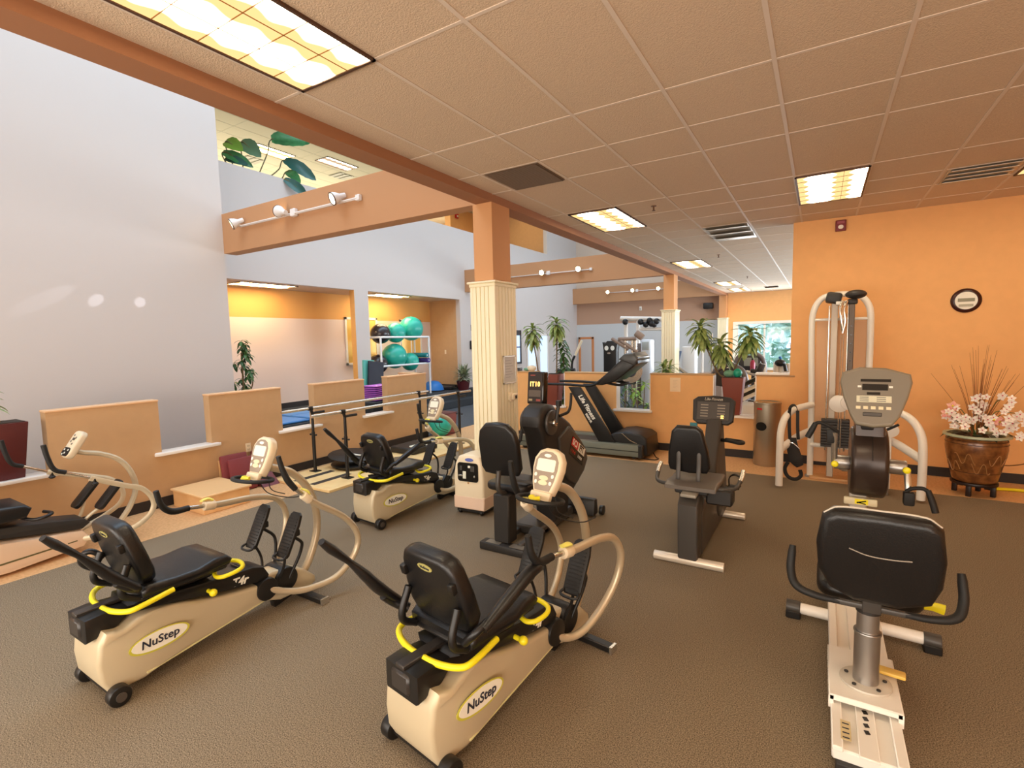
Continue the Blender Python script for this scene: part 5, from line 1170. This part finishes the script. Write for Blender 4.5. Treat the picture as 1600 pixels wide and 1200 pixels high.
# leafier lower growth of the same kind stands beside it
t = thing('potted_shrub', 'leafy dark green shrub at the foot of the tall dracaena', 'plant', (-4.05, 8.42, 0))
MB().lathe([(0, 0), (.13, 0), (.17, .30), (.165, .32), (0, .30)], n=24).build('pot', m_rust, t)
f = MB()
for k in range(13): rosette(f, Vector((.03*math.sin(k*2), .03*math.cos(k*3), .62+.095*k)), 8, .23, .065, 1.7, rn, (-10, 55))
f.build('foliage', m_leafd, t, smooth=60)
s = MB().tube([(0, 0, .28), (.02, .01, .9), (0, 0, 1.55)], .012, n=8); s.build('stem', m_stem, t)
# planter on the sill of the right gap
c = Vector((-1.10, 8.15, .636))
dracaena('potted_dracaena', 'dracaena with three spreading heads in a rust planter behind the grey bike console', c, .20, .30, .56, m_rust,
         [[rel(1124, 585, 8.2), rel(1110, 557, 8.15), rel(1094, 520, 8.15)], [rel(1133, 585, 8.25), rel(1130, 560, 8.25), rel(1126, 546, 8.25)], [rel(1145, 585, 8.3), rel(1155, 562, 8.3), rel(1172, 530, 8.3)]], 8, L=.30, w=.07, n=32, droop=1.5)
t = thing('gift_wrap', 'green and teal wrapped bundle in the rust planter of the right gap', 'wrapped bundle', (-1.10, 8.13, 1.202))
MB().ball((.06, -.03, .06), .062, (1, 1, 1.1), 14).build('teal_paper', mat('teal_paper', (30, 160, 130), .4), t); MB().ball((-.06, -.02, .05), .06, (1.3, 1, .9), 14).build('green_paper', mat('sage_paper', (110, 160, 130), .5), t); MB().bx(.10, .11, -.04, -.03, .0, .09).build('white_tag', m_whitep, t)
def bush(name, label, loc, r, n, m_, seed, L=.2, w=.03, pot=None, heads=3, hh=.0, droop=1.8, cat='plant'):
    rn = random.Random(seed); t = thing(name, label, cat, loc)
    if pot: MB().lathe([(0, 0), (pot[0]*.75, 0), (pot[0], pot[1]), (pot[0]*.92, pot[1]+.004), (pot[0]*.88, pot[1]-.03), (0, pot[1]-.03)], n=24).build('pot', pot[2], t)
    h0 = pot[1] if pot else 0; f = MB(); s = MB()
    for k in range(heads):
        a = k*2.4; c_ = Vector((r*.5*math.cos(a), r*.5*math.sin(a), h0+hh*(.5+.5*rn.random()))); rosette(f, c_, n, L, w, droop, rn, (0, 80)); s.tube([(0, 0, max(0, h0-.04)), c_], .008, n=6, k=1)
    s.build('stem', m_stem, t); f.build('foliage', m_, t, smooth=60); return t
# small plant showing over the half wall beside the second column
p = at(1040, 582, Y=8.45)
bush('potted_plant', 'leafy plant on a stand peeking over the half wall by the second column', (p.x, 8.45, 0), .12, 20, m_leaf, 11, L=.24, w=.04, pot=(.16, .95, m_gunm), heads=3, hh=.38)
# floor plants seen through the middle gap
for px, sd, lb, mm, hh in ((975, 12, 'dark leafed floor plant seen through the middle gap, at its left side', m_leafd, .75), (1004, 14, 'bright green floor plant seen through the middle gap, at its right side', m_leafb, .85)):
    p = at(px, 640, Y=8.75)
    rn = random.Random(sd); t = thing('floor_plant', lb, 'plant', (p.x, 8.75, 0)); MB().lathe([(0, 0), (.12, 0), (.16, .26), (.15, .27), (0, .24)], n=24).build('pot', m_gunm, t)
    f = MB(); s = MB()
    for k in range(5):
        a = k*1.3; tp = Vector((.16*math.cos(a), .14*math.sin(a), .45+hh*.16*k)); s.tube([(0, 0, .22), (tp.x*.5, tp.y*.5, tp.z*.6), tp], .007, n=6); rosette(f, tp, 9, .22, .05, 1.6, rn, (-10, 70))
    s.build('stem', m_stem, t); f.build('foliage', mm, t, smooth=60)
# red pot plant on the far studio side of the column
p = at(730, 606, Z=.42)
bush('potted_plant', 'grey green spiky plant in a dark red pot at the edge of the studio opening', (-8.80, 11.62, .42), .16, 34, mat('grey_green_leaf', (104, 122, 92), .5, rgb2=(160, 168, 130), vscale=10), 21, L=.34, w=.035, pot=(.20, .26, mat('dark_red_pot', (84, 26, 30), .4)), heads=4, hh=.10, droop=.7)
# ficus at the end of the white wall
rn = random.Random(31); t = thing('ficus_plant', 'glossy ficus on a tall stand, half hidden behind the end of the white wall', 'plant', (-8.13, 4.72, .42))
MB().lathe([(0, 0), (.10, 0), (.15, .26), (.14, .27), (0, .24)], n=24).build('pot', m_gunm, t)
f = MB()
for k in range(16):
    c_ = Vector((rn.gauss(0, .06), rn.gauss(0, .06)+.03, .68+.052*k)); rosette(f, c_, 9, .14, .05, 1.8, rn, (-30, 50))
f.build('foliage', m_leafd, t, smooth=60)
MB().tube([(0, 0, .24), (.02, 0, .7), (0, .02, 1.3)], .014).tube([(0, 0, .5), (.09, .1, .72), (.12, .12, .9)], .01).build('stem', m_stem, t)
# planter on the sill at the left edge
t = thing('sill_planter', 'dark oxblood square planter on the white sill at the left edge', 'plant', (-6.50, 1.46, .636))
square_planter(t, .20, .30, .53, mat('oxblood_planter', (84, 26, 24), .5, bump=.2, bscale=60))
f = MB(); rn = random.Random(4); st = (-.02, -.08, .66); MB().tube([(0, 0, .5), (-.01, -.05, .58), st], .02).build('stem', m_stem, t)
for k in range(3): rosette(f, Vector(st)+Vector((0, -.03, .06*k)), 8, .20, .05, 1.8, rn, (0, 60))
f.build('foliage', m_leaf, t, smooth=60)
# bird of paradise on the upper storey parapet
t = thing('bird_of_paradise', 'big leafed green plant leaning over the upper storey parapet', 'plant', (-9.6, 5.9, 4.05))
m_bop = mat('banana_leaf', (34, 96, 56), .35, rgb2=(70, 140, 84), vscale=5); m_bop2 = mat('teal_banana_leaf', (44, 92, 84), .35); m_bop3 = mat('olive_banana_leaf', (110, 150, 50), .4)
MB().lathe([(0, 0), (.2, 0), (.28, .45), (.26, .47), (0, .42)], n=28).build('pot', m_trimw, t)
def bigleaf(a, b, w, mm, X0=-9.5, X1=-9.1, tilt=.3):
    """broad leaf between two points seen over the parapet, with its own stalk"""
    p0 = at(*a, X=X0)-t.location; p1 = at(*b, X=X1)-t.location
    d = p1-p0; L = d.length; d.normalize(); side = d.cross(Vector((.75, -.6, .15))).normalized(); nn = side.cross(d); mb = MB(); rows = []
    for i in range(13):
        u = i/12; ww = w*.5*math.sin(PI*min(1, .07+.93*u))**.6; pc = p0+d*L*u+nn*(.10*L*math.sin(PI*u))
        rows.append([mb.bm.verts.new(pc+side*ww*k+nn*abs(k)*ww*tilt+side*(.02*w*math.sin(i*2.3))*k) for k in (-1, -.5, 0, .5, 1)])
    for r0, r1 in zip(rows, rows[1:]):
        for k in range(4): mb.bm.faces.new((r0[k], r0[k+1], r1[k+1], r1[k]))
    o = mb.build('leaf', mm, t, smooth=60)
    MB().tube([(0, 0, .42), (p0.x*.3, p0.y*.3, .9), p0*.85+Vector((0, 0, .02)), p0, p0+d*L*.5+nn*.09*L], .012, n=6).build('leaf_stalk', mat('leaf_stalk_brown', (110, 104, 70), .6), o)
bigleaf((424, 218), (486, 222), .36, m_bop)
bigleaf((352, 222), (380, 236), .26, m_bop3)
bigleaf((348, 238), (396, 262), .20, m_bop)
bigleaf((376, 222), (408, 246), .30, mat('sage_banana_leaf', (84, 116, 84), .4))
bigleaf((352, 248), (388, 258), .16, m_bop2)
bigleaf((444, 250), (494, 282), .26, m_bop2)
bigleaf((448, 268), (470, 286), .20, m_bop)
bigleaf((444, 280), (480, 306), .20, m_bop2, X0=-9.0, X1=-8.85)
# ---------------------------------------------------------------- big glazed pot with orchids and twigs
t = thing('orchid_pot', 'large brown glazed pot of white silk orchids and tall twigs on a dark wooden stand', 'plant pot', (1.50, 7.36, 0))
m_glz = mat('brown_glaze', (104, 62, 30), .28, rgb2=(150, 98, 52), vscale=14, bump=.5, bscale=22, coat=.4)
m_rim = mat('celadon_rim', (178, 188, 160), .35)
s = MB().lathe([(0, .15), (.17, .15), (.19, .16), (.20, .20), (.225, .32), (.255, .45), (.265, .53), (.262, .60), (.255, .632), (.262, .64), (.268, .655)], n=44); p = s.build('glazed_pot', m_glz, t, 60)
s = MB().lathe([(.262, .645), (.29, .66), (.288, .68), (.26, .682), (.235, .672), (.232, .62), (0, .60)], n=44); s.build('pot_rim', m_rim, p, 60)
for z, r in ((.62, .258), (.585, .265), (.27, .214)): MB().tube([((r+.001)*math.cos(a), (r+.001)*math.sin(a), z) for a in [2*PI*i/32 for i in range(32)]], .0035, n=6, closed=True, k=1).build('relief_band', mat('dark_glaze', (78, 44, 22), .3), p)
rn = random.Random(17)
for q in range(4):
    a0 = -PI*.95+q*.55
    pts = []
    for i in range(10):
        a = a0+i*.075; z = .38+.06*math.sin(i*1.1+q)+.05*((q % 2)*2-1); r = .2105+(z-.20)*.17+.020
        r = .225+(min(z, .5)-.32)*.23+.012; pts.append((r*math.cos(a), r*math.sin(a), z))
    MB().tube(pts, .004, n=6, k=3).build('relief_scroll', mat('light_glaze', (176, 128, 78), .35), p)
m_stand = mat('black_lacquer_stand', (36, 22, 18), .4)
s = MB().lathe([(0, .12), (.20, .12), (.205, .135), (.20, .15), (0, .15)], n=36); s.build('stand_top', m_stand, t)
for i in range(4):
    a = PI/4+i*PI/2+.35
    s = MB().box((.165*math.cos(a), .165*math.sin(a), .062), (.045, .045, .124), (0, 0, a), bev=.006).box((.13*math.cos(a), .13*math.sin(a), .095), (.08, .02, .05), (0, 0, a), bev=.004); s.build('stand_leg', m_stand, t)
MB().lathe([(0, .0), (.225, .0)], (0, 0, .655), n=24).build('soil', m_soil, t)
for i in range(30):
    a = rn.uniform(0, 2*PI); sp = rn.uniform(.02, .30); h = rn.uniform(.75, 1.12)-sp*.5
    if i < 4: sp = rn.uniform(.35, .45); a = rn.choice((.2, -.3, .5, 2.9)); h = .7
    MB().tube([(.04*math.cos(a), .04*math.sin(a), .64), (sp*.4*math.cos(a), sp*.4*math.sin(a), .64+h*.45), (sp*math.cos(a+.1), sp*math.sin(a+.1)*.6, .64+h)], [.0038, .003, .0012], n=5, k=4).build('twig', mat('brown_twig', (150, 92, 48), .8), t)
m_pet = mat('orchid_petal', (250, 236, 222), .5, rgb2=(255, 248, 240), vscale=20); m_ctr = mat('orchid_centre', (206, 96, 110), .5)
def flower(parent, c, r, mm, face):
    mb = MB(); z = Vector(face).normalized(); x = z.orthogonal().normalized(); y = z.cross(x); c = Vector(c)
    for k in range(5):
        a = 2*PI*k/5; d = x*math.cos(a)+y*math.sin(a); s_ = z.cross(d); v = [mb.bm.verts.new(q) for q in (c, c+d*r*.55+s_*r*.36+z*r*.12, c+d*r+z*r*.05, c+d*r*.55-s_*r*.36+z*r*.12)]
        mb.bm.faces.new(v)
    o = mb.build('orchid_flower', mm, parent, smooth=0); MB().ball(c+z*r*.15, r*.16, n=8).build('flower_centre', m_ctr if mm is m_pet else m_yel, o); return o
for k, (a, h, sp) in enumerate(((3.4, .30, .24), (3.9, .22, .22), (4.4, .30, .10), (4.9, .24, .20), (5.5, .30, .28), (.1, .26, .34), (5.9, .16, .30), (2.6, .20, .16), (1.2, .34, .14), (4.7, .46, .10), (5.8, .46, .24), (5.3, .12, .22))):
    e = Vector((sp*math.cos(a), sp*math.sin(a)*.75, .66+h)); mid = e*.6+Vector((0, 0, .36))
    st = MB().tube([(0, 0, .64), mid, e], .004, n=5).build('orchid_stem', m_leafd, t)
    for j in range(6):
        u = j/6; q = e+Vector((rn.uniform(-.06, .06), rn.uniform(-.05, .03)-.02, -.16*u+rn.uniform(-.02, .03))); flower(st, q, rn.uniform(.036, .05), m_pet, (rn.uniform(-.6, .2), -1, rn.uniform(-.1, .4)))
m_lily = mat('pink_lily', (214, 110, 110), .5, rgb2=(240, 190, 170), vscale=15)
for c_ in ((-.27, -.06, .90), (-.22, -.04, .98), (.10, -.16, .86), (.15, -.14, .84)):
    st = MB().tube([(0, 0, .64), (c_[0]*.6, c_[1]*.6, .8), c_], .004, n=5).build('lily_stem', m_leafd, t); flower(st, c_, .065, m_lily, (-.3, -1, .5))
f = MB()
for a, L in ((3.3, .26), (3.6, .24), (4.6, .20), (5.1, .22), (6.1, .30), (5.6, .22), (2.8, .2)): leaf(f, (.10*math.cos(a), .10*math.sin(a), .68), (math.cos(a), math.sin(a), .9), L, .06, 1.8)
f.build('broad_leaves', mat('very_dark_leaf', (38, 48, 32), .4), t, smooth=60)
# yellow hose / cord on the floor by the pot
o = MB().tube([(1.72, 7.62, .018), (1.95, 7.66, .018), (2.4, 7.62, .018), (2.9, 7.66, .018)], .017, n=10).build('yellow_foam_bar', m_yel); tag(o, 'yellow foam bar lying on the cork floor to the right of the orchid pot', 'foam bar')
o = MB().tube([(1.70, 8.05, .22), (1.95, 8.055, .21), (2.15, 8.06, .27), (2.4, 8.06, .36), (2.6, 8.06, .4)], .006, n=6).build('wall_cable', mat('brown_cable', (120, 84, 40), .6)); tag(o, 'thin brown cable hanging along the orange wall behind the orchid pot', 'cable')
# ================================================================ far gym beyond the half wall
m_pw = mat('pale_blue_white_metal', (226, 232, 240), .35); m_ptan = mat('taupe_padded_arm', (150, 128, 112), .5); m_darkp = mat('graphite_plastic', (60, 58, 60), .4)
def P(px, py, Y): return at(px, py, Y=Y)
# cable crossover tower
t = thing('cable_tower', 'tall white cable tower with round black weights along its top bar', 'exercise machine', (*P(1005, 600, 14)[:2], 0))
a, b = P(970, 498, 14), P(1050, 499, 14)
s = MB().cyl(a, b, .07, n=14); wp(s, 'top_bar', m_white_metal, t)
a, b = P(998, 514, 14), P(1045, 514, 14); wp(MB().cyl(a, b, .05, n=12), 'lower_bar', m_white_metal, t)
for px in (978, 997, 1044): q = P(px, 497, 14); wp(MB().cyl((q.x, 14, 0), q, .055, n=12), 'upright', m_white_metal, t)
for px, py in ((977, 503), (1001, 503), (1009, 507), (1015, 501), (1022, 507), (1026, 502), (1018, 506)): wp(MB().ball(P(px, py, 13.86), .085, n=12), 'round_weight', m_blk, t)
a = P(1012, 530, 13.4); 
t = thing('weight_tower', 'white and pale blue shrouded weight tower left of the second column', 'exercise machine', (a.x, 13.4, 0))
s = MB().box((0, 0, a.z/2), (.26, .4, a.z), bev=.05, seg=3); s.build('tower_shroud', m_pw, t)
MB().box((0, -.205, a.z*.9), (.18, .01, a.z*.12), bev=.004).build('tower_label', mat('silver_label', (180, 186, 184), .3), t)
MB().box((-.20, .05, a.z*.47), (.12, .3, a.z*.94), bev=.01).build('tower_side', mat('brown_side', (120, 106, 98), .5), t)
# incline machine with taupe arms
t = thing('lever_machine', 'lever arm machine with taupe padded bars sticking up behind the treadmill console', 'exercise machine', (*P(985, 590, 12.6)[:2], 0))
for a, b, r in (((956, 529), (982, 546), .045), ((966, 530), (994, 529), .05), ((970, 532), (996, 550), .05), ((994, 520), (1004, 528), .09)):
    wp(MB().cyl(P(*a, 12.6), P(*b, 12.6), r, n=10, bev=.01), 'padded_arm', m_ptan, t)
for px in (977, 988, 993): q = P(px, 532, 12.6); wp(MB().cyl((q.x, 12.62, 0), q, .04, n=10), 'machine_post', m_silv, t)
q = P(985, 580, 12.5); s = MB().lathe([(.15, -.02), (.30, -.02), (.30, .02), (.15, .02), (.15, -.02)], n=28).xf(Matrix.Translation(q) @ Matrix.Rotation(PI/2, 4, 'X') @ Matrix.Rotation(.4, 4, 'Y')); wp(s, 'cam_wheel', m_silv, t)
q = P(982, 585, 12.7); wp(MB().box(q, (.5, .3, .5), bev=.05), 'weight_stack', m_darkp, t)
# black padded bag with white discs
q = P(955, 552, 15.5)
t = thing('padded_dummy', 'black rounded padded dummy with two white discs standing against the grey wall', 'training dummy', (q.x, 15.5, 0))
s = MB().prism([(-.22, .0), (-.22, q.z+.1), (-.26, q.z+.36), (-.15, q.z+.33), (-.10, q.z+.40), (.10, q.z+.40), (.15, q.z+.33), (.26, q.z+.36), (.22, q.z+.1), (.22, 0)], -.14, .14, 'Y', bev=.04); s.build('padded_body', m_blk, t)
for x in (-.10, .10): ellipse(MB(), frame((x, -.15, q.z+.17), (1, 0, 0), (0, 0, 1)), .065, .075, .01).build('white_disc', m_whitep, t)
ellipse(MB(), frame((-.02, -.15, q.z+.01), (1, 0, 0), (0, 0, 1)), .06, .03, .01).build('grey_patch', m_silv, t)
# floor mirror with wooden frame
a = P(904, 527, 20.05); b = P(928, 590, 20.05)
o = MB()
for q in ((a.x, a.x+.09, .1, a.z), (b.x-.09, b.x, .1, a.z), (a.x, b.x, a.z-.09, a.z), (a.x, b.x, .1, .2)): o.bx(q[0], q[1], 20.03, 20.10, q[2], q[3], .008)
o = o.build('wall_mirror', mat('orange_wood', (206, 130, 76), .5)); tag(o, 'tall narrow mirror with an orange wooden frame on the far grey wall', 'mirror')
MB().bx(a.x+.08, b.x-.08, 20.07, 20.08, .2, a.z-.08).build('mirror_glass', m_mir, o)
# cross trainer behind the first plants
t = thing('elliptical_trainer', 'elliptical trainer with pale pole and black grip left of the wooden mirror', 'exercise machine', (*P(885, 600, 11)[:2], 0))
wp(MB().tube([P(909, 532, 11), P(899, 555, 11)], .03, n=8, k=1), 'pole', mat('bone_pole', (226, 214, 186), .4), t)
wp(MB().tube([P(898, 556, 11), P(894, 566, 11), P(894, 584, 11)], .028, n=8), 'grip', m_blk, t)
wp(MB().tube([P(872, 580, 11), P(898, 579, 11)], .06, n=8, k=1), 'console_bar', m_blk, t)
q = P(890, 582, 11); wp(MB().cyl((q.x, 11, 0), q, .04, n=10), 'mast', m_darkp, t); wp(MB().bx(q.x-.35, q.x+.3, 10.8, 11.2, 0, .25, .03), 'base', m_darkp, t)
wp(MB().tube([P(870, 588, 10.4), P(897, 586, 10.6)], .055, n=8, k=1), 'side_rail', m_blk, t)
# chest press by the second column
t = thing('chest_press', 'white chest press with a blue slanted back pad right of the second column', 'exercise machine', (*P(1068, 600, 13)[:2], 0))
q = P(1047, 541, 13); wp(MB().box(q, (.24, .06, .16), bev=.02), 'screen', m_darkp, t)
q = P(1067, 538, 13.2); q2 = P(1088, 545, 13.2)
s = MB().bx(q.x-.02, q2.x, 13.1, 13.4, 0, P(1080, 541, 13.2).z, .04, 3); wp(s, 'stack_shroud', m_pw, t)
wp(MB().tube([P(1061, 548, 12.9), P(1056, 570, 12.9), P(1050, 590, 12.9)], .07, n=8, flat=(1, .4)), 'back_pad', mat('slate_blue_pad', (84, 106, 140), .5), t)
wp(MB().cyl(P(1060, 575, 12.9), P(1080, 590, 12.9), .045, n=8), 'seat_arm', m_silv, t)
q = P(1060, 600, 12.9); wp(MB().cyl((q.x-.2, 12.9, 0), (q.x-.2, 12.9, P(1050, 545, 12.9).z), .04, n=10), 'post', m_silv, t); wp(MB().bx(q.x-.3, q.x+.5, 12.7, 13.1, 0, .1, .01), 'base', m_silv, t)
q = P(1112, 585, 15); 
t = thing('bench_machine', 'taupe machine with a thin white post in front of the beige wall panel', 'exercise machine', (q.x, 15, 0))
MB().bx(-.35, .35, -.3, .3, 0, q.z+.05, .04).build('machine_body', m_ptan, t)
a = P(1098, 535, 15); MB().cyl((a.x-q.x, 0, 0), (a.x-q.x, 0, a.z), .03, n=8).build('white_post', m_white_metal, t); MB().cyl((a.x-q.x+.25, 0, 0), (a.x-q.x+.25, 0, a.z+.25), .02, n=8).build('thin_post', m_silv, t)
# treadmill arches
def arch(pl, pr, ytop, Y, label, screen):
    a = P(pl, ytop, Y); b = P(pr, ytop, Y); t = thing('treadmill', label, 'treadmill', ((a.x+b.x)/2, Y, 0), group='treadmills in the far gym')
    x0, x1, z = a.x, b.x, a.z-.05; m_ar = mat('arch_grey', (112, 106, 106), .4, metal=.3)
    s = MB().tube([(x1, Y+.0, .25), (x1, Y, z-.55), (x1, Y, z-.28), (x1-.06, Y, z-.10), (x1-.2, Y, z-.01), ((x0+x1)/2, Y, z+.02), (x0+.2, Y, z-.01), (x0+.06, Y, z-.10), (x0, Y, z-.28), (x0, Y, z-.55), (x0, Y, .25)], .05, n=10, flat=(1, 1)); wp(s, 'arch_frame', m_ar, t)
    s = MB().prism([(x0+.06, z-.36), (x0+.08, z-.13), (x0+.2, z-.05), (x1-.2, z-.05), (x1-.08, z-.13), (x1-.06, z-.36), (x1-.25, z-.38), (x0+.25, z-.38)], Y-.05, Y+.08, 'Y', bev=.03); c = wp(s, 'console', m_darkp, t)
    if screen:
        MB().bx(x0+.18, x0+.45, Y-.062, Y-.05, z-.28, z-.10, .004).build('screen', mat('grey_screen', (150, 156, 146), .3), c)
    else:
        MB().tube([(x0+.2, Y-.06, z-.2), ((x0+x1)/2, Y-.07, z-.22), (x1-.2, Y-.06, z-.2)], .02).build('console_lip', m_ptan, c)
    wp(MB().bx(x0, x1, Y-.1, Y+1.5, .0, .22, .02), 'deck', m_darkp, t); wp(MB().bx(x0+.08, x1-.08, Y, Y+1.48, .22, .23), 'belt', m_blk, t); return t
arch(1113, 1166, 566, 9.35, 'grey arched treadmill right behind the rust planter of the right gap', False)
arch(1149, 1195, 548, 11.9, 'grey arched treadmill with a small screen in front of the far window', True)
q = P(1176, 572, 11.6); o = MB().lathe([(0, -.12), (.045, -.12), (.052, .06), (.04, .10), (.02, .13), (0, .13)], n=18).build('drink_bottle', mat('wine_red_plastic', (170, 50, 80), .3), None, loc=(q.x, 11.6, q.z)); tag(o, 'wine red bottle on the holder of the arched treadmill with the small screen', 'bottle')
MB().lathe([(0, .13), (.024, .13), (.024, .17), (0, .17)], n=14).build('bottle_cap', m_blk, o)
q2 = P(1176, 580, 11.6); t = thing('bottle_shelf', 'narrow black shelf post holding the wine red bottle', 'shelf', (q.x, 11.6, 0)); MB().bx(-.12, .12, -.08, .14, q.z-.15, q.z-.122, .004).build('shelf_top', m_darkp, t); MB().bx(-.03, .03, .07, .13, 0, q.z-.15).build('shelf_post', m_darkp, t)
# white rower-like machine with black ball and black seat
t = thing('leg_machine', 'white curved leg machine with a black pad at the lower right of the far window', 'exercise machine', (*P(1205, 600, 10.6)[:2], 0))
wp(MB().tube([P(1166, 581, 10.6), P(1185, 586, 10.6), P(1210, 585, 10.6), P(1240, 584, 10.6)], .035, n=10), 'curved_tube', m_white_metal, t)
for px, pt in ((1213, 566), (1232, 568), (1222, 572)): q = P(px, pt, 10.6); wp(MB().cyl((q.x, 10.6, 0), q, .05, n=10), 'white_post', m_white_metal, t)
wp(MB().ball(P(1219, 567, 10.55), .085, (1.1, 1, .8), 14), 'round_pad', m_blk, t); wp(MB().ball(P(1219, 559, 10.55), .03, n=10), 'blue_knob', m_bluec, t)
wp(MB().cyl(P(1226, 570, 10.5), P(1228, 580, 10.5), .03, n=8), 'black_grip', m_blk, t)
wp(MB().cyl(P(1186, 580, 10.4), P(1191, 568, 10.4), .06, n=8, bev=.02), 'back_pad', m_darkp, t); wp(MB().cyl(P(1173, 579, 10.4), P(1189, 582, 10.4), .04, n=8, bev=.01), 'seat_pad', m_darkp, t)
wp(MB().cyl(P(1194, 569, 10.45), P(1194, 583, 10.45), .035, n=8), 'white_bracket', m_white_metal, t)
q = P(1185, 583, 10.4); wp(MB().cyl((q.x, 10.4, 0), q, .03, n=8), 'seat_post', m_darkp, t)
# stair machine seen at the right side of the right gap
q = P(1174, 640, 8.9)
t = thing('stair_machine', 'black and white stair machine seen through the right gap beside the planter', 'exercise machine', (q.x, 8.9, 0))
for py, c_ in ((595, m_blk), (606, m_white_metal), (611, m_blk), (617, m_white_metal)): wp(MB().cyl(P(1160, py+7, 8.9), P(1184, py-4, 8.9), .035, n=8), 'step_rail', c_, t)
wp(MB().bx(q.x-.05, q.x+.06, 8.85, 8.95, 0, P(1174, 625, 8.9).z, .01), 'machine_leg', m_darkp, t); wp(MB().bx(q.x-.16, q.x+.16, 8.75, 9.0, .0, .75, .05), 'machine_base', m_pw, t)
# glazed doors and window on the hall side
m_day = mat('frosted_day_glass', (190, 214, 244), .2, emit=.7)
def hallpane(name, x0, y0, x1, y1, label, X=-9.0, dark=True, bar=False):
    a = at(x0, y0, X=X); b = at(x1, y1, X=X); s = MB(); e = .07; zl, zh = min(a.z, b.z), max(a.z, b.z)
    if not dark: zl = .02
    for q in ((a.y, a.y+e, zl, zh), (b.y-e, b.y, zl, zh), (a.y, b.y, zh-e*(2.5 if dark else 1), zh), (a.y, b.y, zl, zl+e)): s.bx(X, X+.04, q[0], q[1], q[2], q[3], .004)
    if bar: s.bx(X, X+.03, a.y, b.y, (zl+zh)/2-.02, (zl+zh)/2+.02)
    o = s.build(name, m_darkp if dark else m_trimw); o['kind'] = 'structure'
    MB().bx(X, X+.012, a.y+e*.8, b.y-e*.8, zl+.03, zh-.04).build('pane', m_day, o)
hallpane('window_4', 798, 516, 814, 568, '', bar=True)
hallpane('door_1', 822, 522, 838, 585, '', dark=False); hallpane('door_2', 841, 522, 856, 585, '', dark=False)
# things on top of the first half wall segment
t = thing('cardboard_tray', 'grey open tray on top of the half wall beside the column', 'tray', (-4.93, 8.145, 1.244)); MB().box((0, 0, .03), (.26, .10, .06), bev=.006).build('tray_body', m_darkp, t); MB().bx(-.12, .12, -.045, .045, .061, .066).build('tray_papers', mat('pale_papers', (214, 214, 210), .6), t)
t = thing('cloth_bundle', 'cream and green cloth bundle on top of the half wall beside the grey tray', 'cloth', (-4.60, 8.145, 1.244)); MB().ball((.03, 0, .05), .065, (1.5, .8, .9), 16).build('cream_cloth', m_oxy, t); MB().ball((-.07, -.01, .03), .045, (1.5, .8, .7), 14).build('green_cloth', mat('sage_paper', (110, 160, 130), .5), t)
# speakers and small sensor on the far walls
for px, py, X_, lb in ((894, 490, 20.0, 'small black loudspeaker high in the left corner of the far wall'), (1107, 478, 20.0, 'small black loudspeaker high on the far wall beside the third column')):
    q = P(px, py, X_); t = thing('loudspeaker', lb, 'loudspeaker', (q.x, X_+.09, q.z), group='loudspeakers on the far wall'); MB().box((0, -.14, 0), (.34, .2, .22), bev=.03).build('speaker_case', m_blk, t); MB().box((0, -.02, -.05), (.05, .06, .16)).build('speaker_bracket', m_silv, t)
q = P(1001, 482, 20.08); o = MB().box((q.x, 20.07, q.z), (.10, .05, .16), bev=.015).build('motion_sensor', m_whitep); tag(o, 'small white motion sensor on the brown band of the far wall', 'sensor'); MB().box((q.x, 20.043, q.z-.02), (.06, .01, .05), bev=.004).build('sensor_lens', m_silv, o)
# upper storey door, alarm and notices
m_up = MATS['amber_paint']
a = at(698, 345, X=-13.9); b = at(745, 345, X=-13.9); struct('wall_upper_back', MB().bx(-14, -13.7, a.y, b.y+3, 3.9, 7.6), m_orange)
a = at(814, 371, X=-13.6); b = at(846, 362, X=-13.6)
s = MB().bx(-13.7, -13.62, a.y, b.y, 4.06, at(846, 362, X=-13.6).z+.0, .01); o = struct('door_3', s, m_trimw); MB().bx(-13.62, -13.6, a.y+.15, b.y-.15, 4.2, b.z-.16, .004).build('door_panel', mat('ivory_door', (240, 238, 216), .4), o)
MB().box((-13.57, b.y-.5, b.z-.34), (.08, .5, .08), bev=.01).build('door_closer', m_silv, o)
q = at(830, 385, X=-13.58); o = MB().bx(-13.595, -13.585, q.y-.32, q.y+.32, q.z-.22, q.z+.22).build('door_notice', mat('notice_green', (150, 214, 130), .5)); tag(o, 'green notice on the white door of the upper storey', 'notice')
MB().bx(-13.585, -13.58, q.y-.2, q.y+.2, q.z-.1, q.z+.02).build('notice_bar', mat('notice_green_dark', (120, 190, 110), .5), o)
q = at(829, 354, X=-13.58); o = MB().bx(-13.62, -13.56, q.y-.42, q.y+.42, q.z-.3, q.z+.3, .01).build('exit_light', m_whitep); tag(o, 'white framed green sign above the upper storey door', 'sign'); MB().bx(-13.56, -13.55, q.y-.3, q.y+.3, q.z-.18, q.z+.2).build('sign_face', mat('exit_green', (110, 206, 140), .4), o)
q = at(713, 337, X=-13.68); t = thing('fire_strobe', 'small red fire alarm strobe on the orange wall of the upper storey', 'fire alarm', (-13.7, q.y, q.z)); MB().bx(0, .08, -.09, .09, -.12, .12, .01).build('strobe_body', m_red, t); MB().box((.09, 0, -.03), (.03, .08, .08), bev=.01).build('strobe_lens', m_whitep, t)
